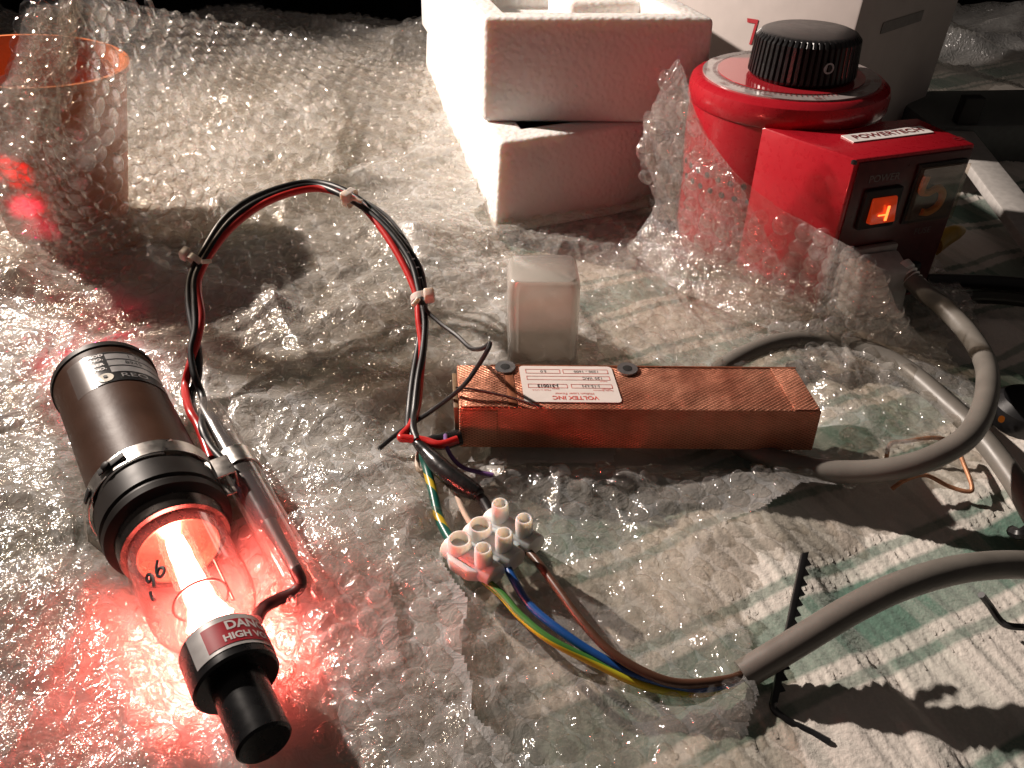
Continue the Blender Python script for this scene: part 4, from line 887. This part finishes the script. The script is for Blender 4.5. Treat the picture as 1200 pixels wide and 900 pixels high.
# clear sleeve with ballast resistor
m_slv = glass_mat('clear_sleeve', (.93, .90, .88), .15, .12, 1.6, (.8, .72, .68))
sl = M().lathe(cA, cax, [(.0046, 0), (.0054, .004), (.0056, CL * .5), (.0054, CL * .97), (.0057, CL)], n=36, caps=False).build('clear_sleeve', m_slv, lt_)
M().tube([cA + cax * t * CL + cN * q for t, q in ((.05, -.001), (.12, .0), (.22, .0), (.30, .0), (.33, 0))], [.0022, .0025, .0023, .0030, .0034], n=16).build('grey_shrink', mat('grey_heatshrink', (.06, .06, .065), .25), lt_)
M().tube([cA + cax * t * CL for t in (.30, .36, .40, .58, .68, .72)], [.0028, .0040, .0040, .0040, .0036, .0022], n=20).build('ballast_resistor', mat('dark_purple_shrink', (.028, .022, .035), .22, bump=.2, bscale=300), lt_)
M().tube([cA + cax * t * CL for t in (.66, .74, .85, .97)] + W((352, 684, .017), (345, 694, .016), (325, 703, .016), (308, 713, .017), (300, 728, .020)), [.0022, .0022, .0018, .0017, .0017, .0017, .0017, .0017, .0017], n=14).build('anode_wire', m_wk, lt_)
# real laser beam leaving the rear mirror
ro_ = A + ax * s2(156)
bl_ = spot('laser_beam_light', ro_, ro_ + ax * .3 + Vector((-.004, 0, .058)), 6.0, (1, .0, .06), 8, .9, .0008)
bl3 = spot('laser_reflection_light', ro_, ro_ + ax * .3 + Vector((.004, 0, .022)), 2.5, (1, .0, .06), 8, .9, .0008)
bl2 = spot('laser_scatter_light', ro_ + Z3 * .003, ro_ + ax * .3 + Vector((.0, 0, -.20)), .35, (1, .01, .06), 70, 1., .001)

# ================================================================== LOOPED HIGH VOLTAGE WIRES
hv = thing('wire_harness', 'looped red and black high voltage wires bound by three cable ties', 'wires', P(470, 510, 0))
def zt(px_, py_): return max(.016, .016 + .040 * min(1, max(0, (470 - py_) / 240)))
K1 = [(252, 535), (240, 512), (228, 490), (224, 465), (232, 440), (232, 410), (226, 385), (221, 350), (224, 322), (240, 292), (262, 258), (290, 236), (330, 220), (368, 214), (405, 224), (440, 250), (468, 280), (490, 312), (497, 345), (495, 375), (490, 410), (484, 445), (480, 480), (479, 502), (484, 512)]
K2 = [(266, 545), (246, 522), (236, 496), (238, 468), (228, 440), (224, 412), (229, 385), (228, 352), (229, 325), (244, 296), (268, 262), (296, 240), (334, 224), (370, 218), (402, 229), (432, 248), (460, 275), (482, 308), (492, 345), (498, 375), (496, 410), (490, 445), (486, 480), (484, 500), (489, 516)]
RD = [(247, 538), (233, 500), (222, 480), (217, 455), (222, 430), (231, 400), (236, 370), (232, 342), (234, 322), (249, 294), (272, 266), (303, 242), (338, 227), (372, 221), (402, 228), (425, 242), (450, 272), (472, 308), (488, 345), (491, 375), (495, 410), (492, 445), (489, 475), (482, 498), (470, 512), (478, 514), (496, 516), (515, 521), (536, 515)]
def zp(l, dz=0, end=.016):
    out = []
    for i, (a, b) in enumerate(l):
        z = zt(a, b) + dz
        if i < 3: z = .026 + dz
        out.append(P(a, b, z))
    return out
M().tube(zp(K1), .00142, n=14).build('black_wire', m_wk, hv)
M().tube(zp(K2, .0012), .00130, n=14).build('black_wire', m_wk, hv)
M().tube(zp(RD, .0008), .00142, n=14).build('red_wire', m_wr, hv)
TH_ = W((404, 230, .050), (425, 235, .050), (455, 255, .048), (480, 290, .044), (494, 330, .040), (498, 360, .036), (515, 378, .034), (535, 393, .034), (552, 408, .036), (566, 408, .040), (574, 402, .042), (571, 411, .041), (558, 432, .034), (540, 455, .0285), (505, 482, .018), (470, 505, .014), (444, 526, .013))
M().tube(TH_, .0008, n=8, sub=6).build('thin_wire', m_wk, hv)
# printed text on the black wire
m_tie = mat('natural_tie', (.68, .60, .53), .35, sss=.4)
def cable_tie(px_, py_, ang, zz):
    c = P(px_, py_, zz); d = Vector((math.cos(ang), math.sin(ang) * .8, math.sin(ang) * .5)).normalized()
    # strap round the bundle: d = bundle direction
    t_ = M(); X_ = d.orthogonal().normalized(); Y_ = d.cross(X_)
    prof = [(.0037, -.0012), (.0041, -.0012), (.0041, .0012), (.0037, .0012), (.0037, -.0012)]
    ob = t_.lathe(c, d, prof, n=24, caps=False).build('cable_tie', m_tie, hv)
    return c, d, ob
for (px_, py_, ang, hx, hy, tx, ty) in ((231, 307, 1.05, -14, -14, 16, -1), (410, 232, -.55, -4, 0, 14, 4), (494, 350, -1.4, 9, -4, -10, 8)):
    c, d, ob = cable_tie(px_, py_, ang, zt(px_, py_) + .0006)
    hp = P(px_ + hx, py_ + hy * .6, zt(px_, py_) + .0030)
    M().box(hp, d, d.cross(Z3).normalized(), Z3, -.0020, .0020, -.0020, .0020, -.0012, .0022).build('tie_head', m_tie, ob, bevel=.0008, seg=3)
    M().tube([P(px_ - hx * .4, py_, zt(px_, py_) + .003), P(px_ + tx, py_ + ty, zt(px_, py_) + .002)], .0009, n=6, sub=1).build('tie_tail', m_tie, ob)

# ================================================================== TRANSLUCENT BOX CAP
m_milk = glass_mat('milky_polyethylene', (.93, .91, .88), .42, .25, 1.3, (.80, .77, .72))
bx0 = Vector((.0118, .2505, .007)); dX = Vector((1, .02, 0)).normalized(); dY = Vector((-.02, 1, 0)).normalized()
cap_ = thing('plastic_cover', 'small milky translucent plastic cover standing behind the copper box', 'plastic cover', bx0)
w0, d0, h0 = .0135, .0225, .040
def rrect(hw, dp, r, z, n=5):
    o_ = []
    for cx, cy, a0 in ((hw - r, dp - r, 0), (-hw + r, dp - r, 90), (-hw + r, r, 180), (hw - r, r, 270)):
        for s in range(n): a = math.radians(a0 + s * 90 / (n - 1)); o_.append(bx0 + dX * (cx + r * math.cos(a)) + dY * (cy + r * math.sin(a)) + Z3 * z)
    return o_
mm = M(); levels = [rrect(w0, d0, .0035, 0), rrect(w0 * .985, d0 * .98, .0035, h0 - .004), rrect(w0 * .95, d0 * .96, .0035, h0 - .0012), rrect(w0 * .86, d0 * .92, .003, h0)]
n = len(levels[0]); v = [p for l in levels for p in l]; f = []
for j in range(3):
    for i in range(n): f.append((j * n + i, j * n + (i + 1) % n, (j + 1) * n + (i + 1) % n, (j + 1) * n + i))
f.append(tuple(3 * n + i for i in range(n))); mm.add(v, f); sh = mm.build('shell', m_milk, cap_, sharp=60)
mod = sh.modifiers.new('thickness', 'SOLIDIFY'); mod.thickness = .0008; mod.offset = -1
mm = M(); mm.prism(rrect(w0 + .0008, d0 + .0008, .0035, 0), Z3 * .002); mm.build('rim', m_milk, cap_)

# ================================================================== BLACK CABLE TIES, COPPER WIRE AND ODDMENTS AT THE RIGHT
m_bt = mat('black_nylon', (.012, .012, .013), .33)
ts = thing('serrated_tie', 'black serrated nylon tie bent upright beneath the end of the grey lead', 'cable tie', P(905, 830, 0))
e0 = P(943, 648, .022); e1 = P(906, 825, .004); dd = (e1 - e0).normalized(); side = Vector((1, .2, .1)).normalized(); nn = dd.cross(side).normalized()
M().box(e0, dd, side, nn, 0, (e1 - e0).length, -.0010, .0010, -.0009, .0009).build('strap', m_bt, ts, bevel=.0002)
Ls = (e1 - e0).length; tm = M()
for k in range(13):
    t0 = .002 + k * (Ls - .004) / 13; t1 = t0 + (Ls - .004) / 13 * .8
    a = e0 + dd * t0 + side * .0009; b = e0 + dd * t1 + side * .0009; c = e0 + dd * t1 + side * .0026
    M().prism([a - nn * .0009, b - nn * .0009, c - nn * .0009], nn * .0018).build('tooth', m_bt, ts)
M().tube(W((906, 822, .0045), (908, 832, .003), (925, 846, .0022), (950, 858, .002), (972, 870, .0024)), .0010, n=8).build('tail', m_bt, ts)
o = M().tube(W((1150, 697, .010), (1160, 710, .006), (1172, 727, .003), (1185, 734, .003), (1215, 735, .004)), .0010, n=8).build('wire_offcut', m_bt); tag(o, 'short bent black offcut on the cloth at the lower right edge', 'wire')
o = M().tube(W((1186, 622, .004), (1195, 626, .006), (1203, 622, .006), (1215, 612, .005)), .0018, n=8).build('black_grommet', m_bt); tag(o, 'tiny black bit at the right edge just above the end of the grey lead', 'plastic bit')
m_cw = mat('stripped_copper_wire', (.40, .19, .10), .45, metal=.4, var=.25, scale=400)
cwp = W((1040, 562, .004), (1039, 535, .005), (1044, 520, .006), (1062, 517, .007), (1095, 513, .008), (1118, 520, .006), (1130, 545, .006), (1139, 570, .005), (1134, 576, .004), (1112, 570, .004), (1085, 557, .007), (1062, 562, .006), (1045, 573, .003))
o = M().tube(cwp, .00075, n=10).build('copper_wire', m_cw); tag(o, 'thin bare copper wire bent into a squarish loop under the grey lead', 'wire')
# dark things on the right
bcb = M().tube(W((1085, 330, .008), (1120, 330, .008), (1170, 332, .008), (1230, 338, .008)), .0035, n=12).build('black_cable', m_wk); tag(bcb, 'thick black cable running off the right edge beside the transformer', 'cable')
bcb = M().tube(W((1110, 352, .006), (1150, 348, .006), (1200, 352, .006), (1240, 360, .006)), .0030, n=12).build('black_cable', mat('dark_olive_pvc', (.02, .018, .012), .35)); tag(bcb, 'dark olive cable lying just in front of the thick black one', 'cable')
dk = thing('indicator_unit', 'low round black device with tiny orange light at the right edge', 'device', P(1192, 500, 0))
dcn = P(1196, 497, .0); M().lathe(dcn, Z3, [(.0115, 0), (.0120, .002), (.0120, .009), (.0095, .0115), (.0001, .012)], n=40).build('body', m_blk, dk)
M().lathe(P(1174, 490, .008), Vector((-.6, -.8, .2)), [(.0010, 0), (.0010, .0020), (.0001, .0024)], n=12).build('indicator_lamp', emit_mat('amber_led', (1, .25, .03), .12), dk)
m_yel = mat('yellow_plastic', (.45, .26, .02), .4)
yl = M().tube(W((1092, 288, .009), (1104, 280, .009), (1118, 273, .009), (1127, 270, .0085)), [.0052, .0048, .0040, .0022], n=16).build('yellow_handle', m_yel); tag(yl, 'yellow plastic handle end poking out behind the switch box', 'handle')
m_wp_ = mat('white_plastic', (.42, .40, .38), .4)
wh = M(); q0, q1 = P(1132, 180, .012), P(1215, 290, .006)
wd = (q1 - q0).normalized(); wx = Vector((wd.y, -wd.x, 0)).normalized()
wh.box(q0, wd, wx, Z3, -.02, .14, -.009, .009, 0, .006); o = wh.build('white_bar', m_wp_, bevel=.001); tag(o, 'flat white plastic bar lying diagonally at the right edge', 'bar')
m_gb = mat('grey_plastic', (.10, .11, .105), .5)
g0 = P(1120, 205, 0); gbx = M().box(P(1150, 190, 0), Vector((1, .05, 0)).normalized(), Vector((-.05, 1, 0)).normalized(), Z3, -.035, .16, .004, .075, -.004, .022).build('grey_tray', m_gb, bevel=.003); tag(gbx, 'low dark grey plastic tray behind the white bar', 'tray')
bc_ = M().hexa([P(1121, 146, .022) + Vector(q) for q in ((0, 0, 0), (.013, 0, 0), (.013, .008, 0), (0, .008, 0))], [P(1121, 146, .022) + Vector(q) for q in ((.001, 0, .016), (.013, 0, .016), (.013, .008, .016), (.001, .008, .016))]).build('black_clip', m_blkm, bevel=.0008); tag(bc_, 'small square black clip standing on the grey tray', 'clip')
# crumpled clear bag on the far right
xs = np.linspace(0, 1, 70); U, V = np.meshgrid(xs, xs); c0 = P(1085, 130, .012); 
X = c0.x + U * .26 - V * .02; Y = c0.y + .03 + V * .20 + .02 * fbm(U * 4, V * 4, 71); Zb = .006 + .05 * fbm(U * 4, V * 3, 72, 4) * np.sin(np.clip(V, 0, 1) * 3.1) + .018 * ridge(U * 5 + V * 4, V * 3, 73, 2)
bag = link_mesh('plastic_bag', np_mesh('plastic_bag', np.stack([X, Y, Zb], -1).reshape(-1, 3), grid_quads(70, 70)), film_mat('bag_film', .35, rough=.2, bscale=120, bstr=.4)); tag(bag, 'crumpled dim translucent plastic bag at the far right behind the tray', 'plastic bag')
# corrugated hose standing at the back
hp_ = M(); base = Vector((-.285, .93, -.5)); prof = []
for k in range(200): prof.append((.016 + (.0022 if k % 2 else 0), k * .004))
hs = hp_.lathe(base, Z3, prof, n=24).build('corrugated_hose', mat('black_hose', (.02, .02, .02), .4)); tag(hs, 'black corrugated hose standing in the dark behind the table', 'hose')

# white print along the black high voltage wire
for k, (px_, py_, ch) in enumerate([(478, 296, 'A'), (484, 304, 'R'), (489, 314, 'K'), (492, 326, '2'), (496, 362, 'S'), (496, 372, 'I'), (495, 382, 'L'), (494, 394, 'I')]):
    p_ = P(px_, py_, zt(px_, py_) + .0026)
    text(ch, .0020, plane_fn(p_, Vector((.35, -.95, 0)), Vector((.95, .35, 0)), Z3), 'lettering', m_pr, hv)
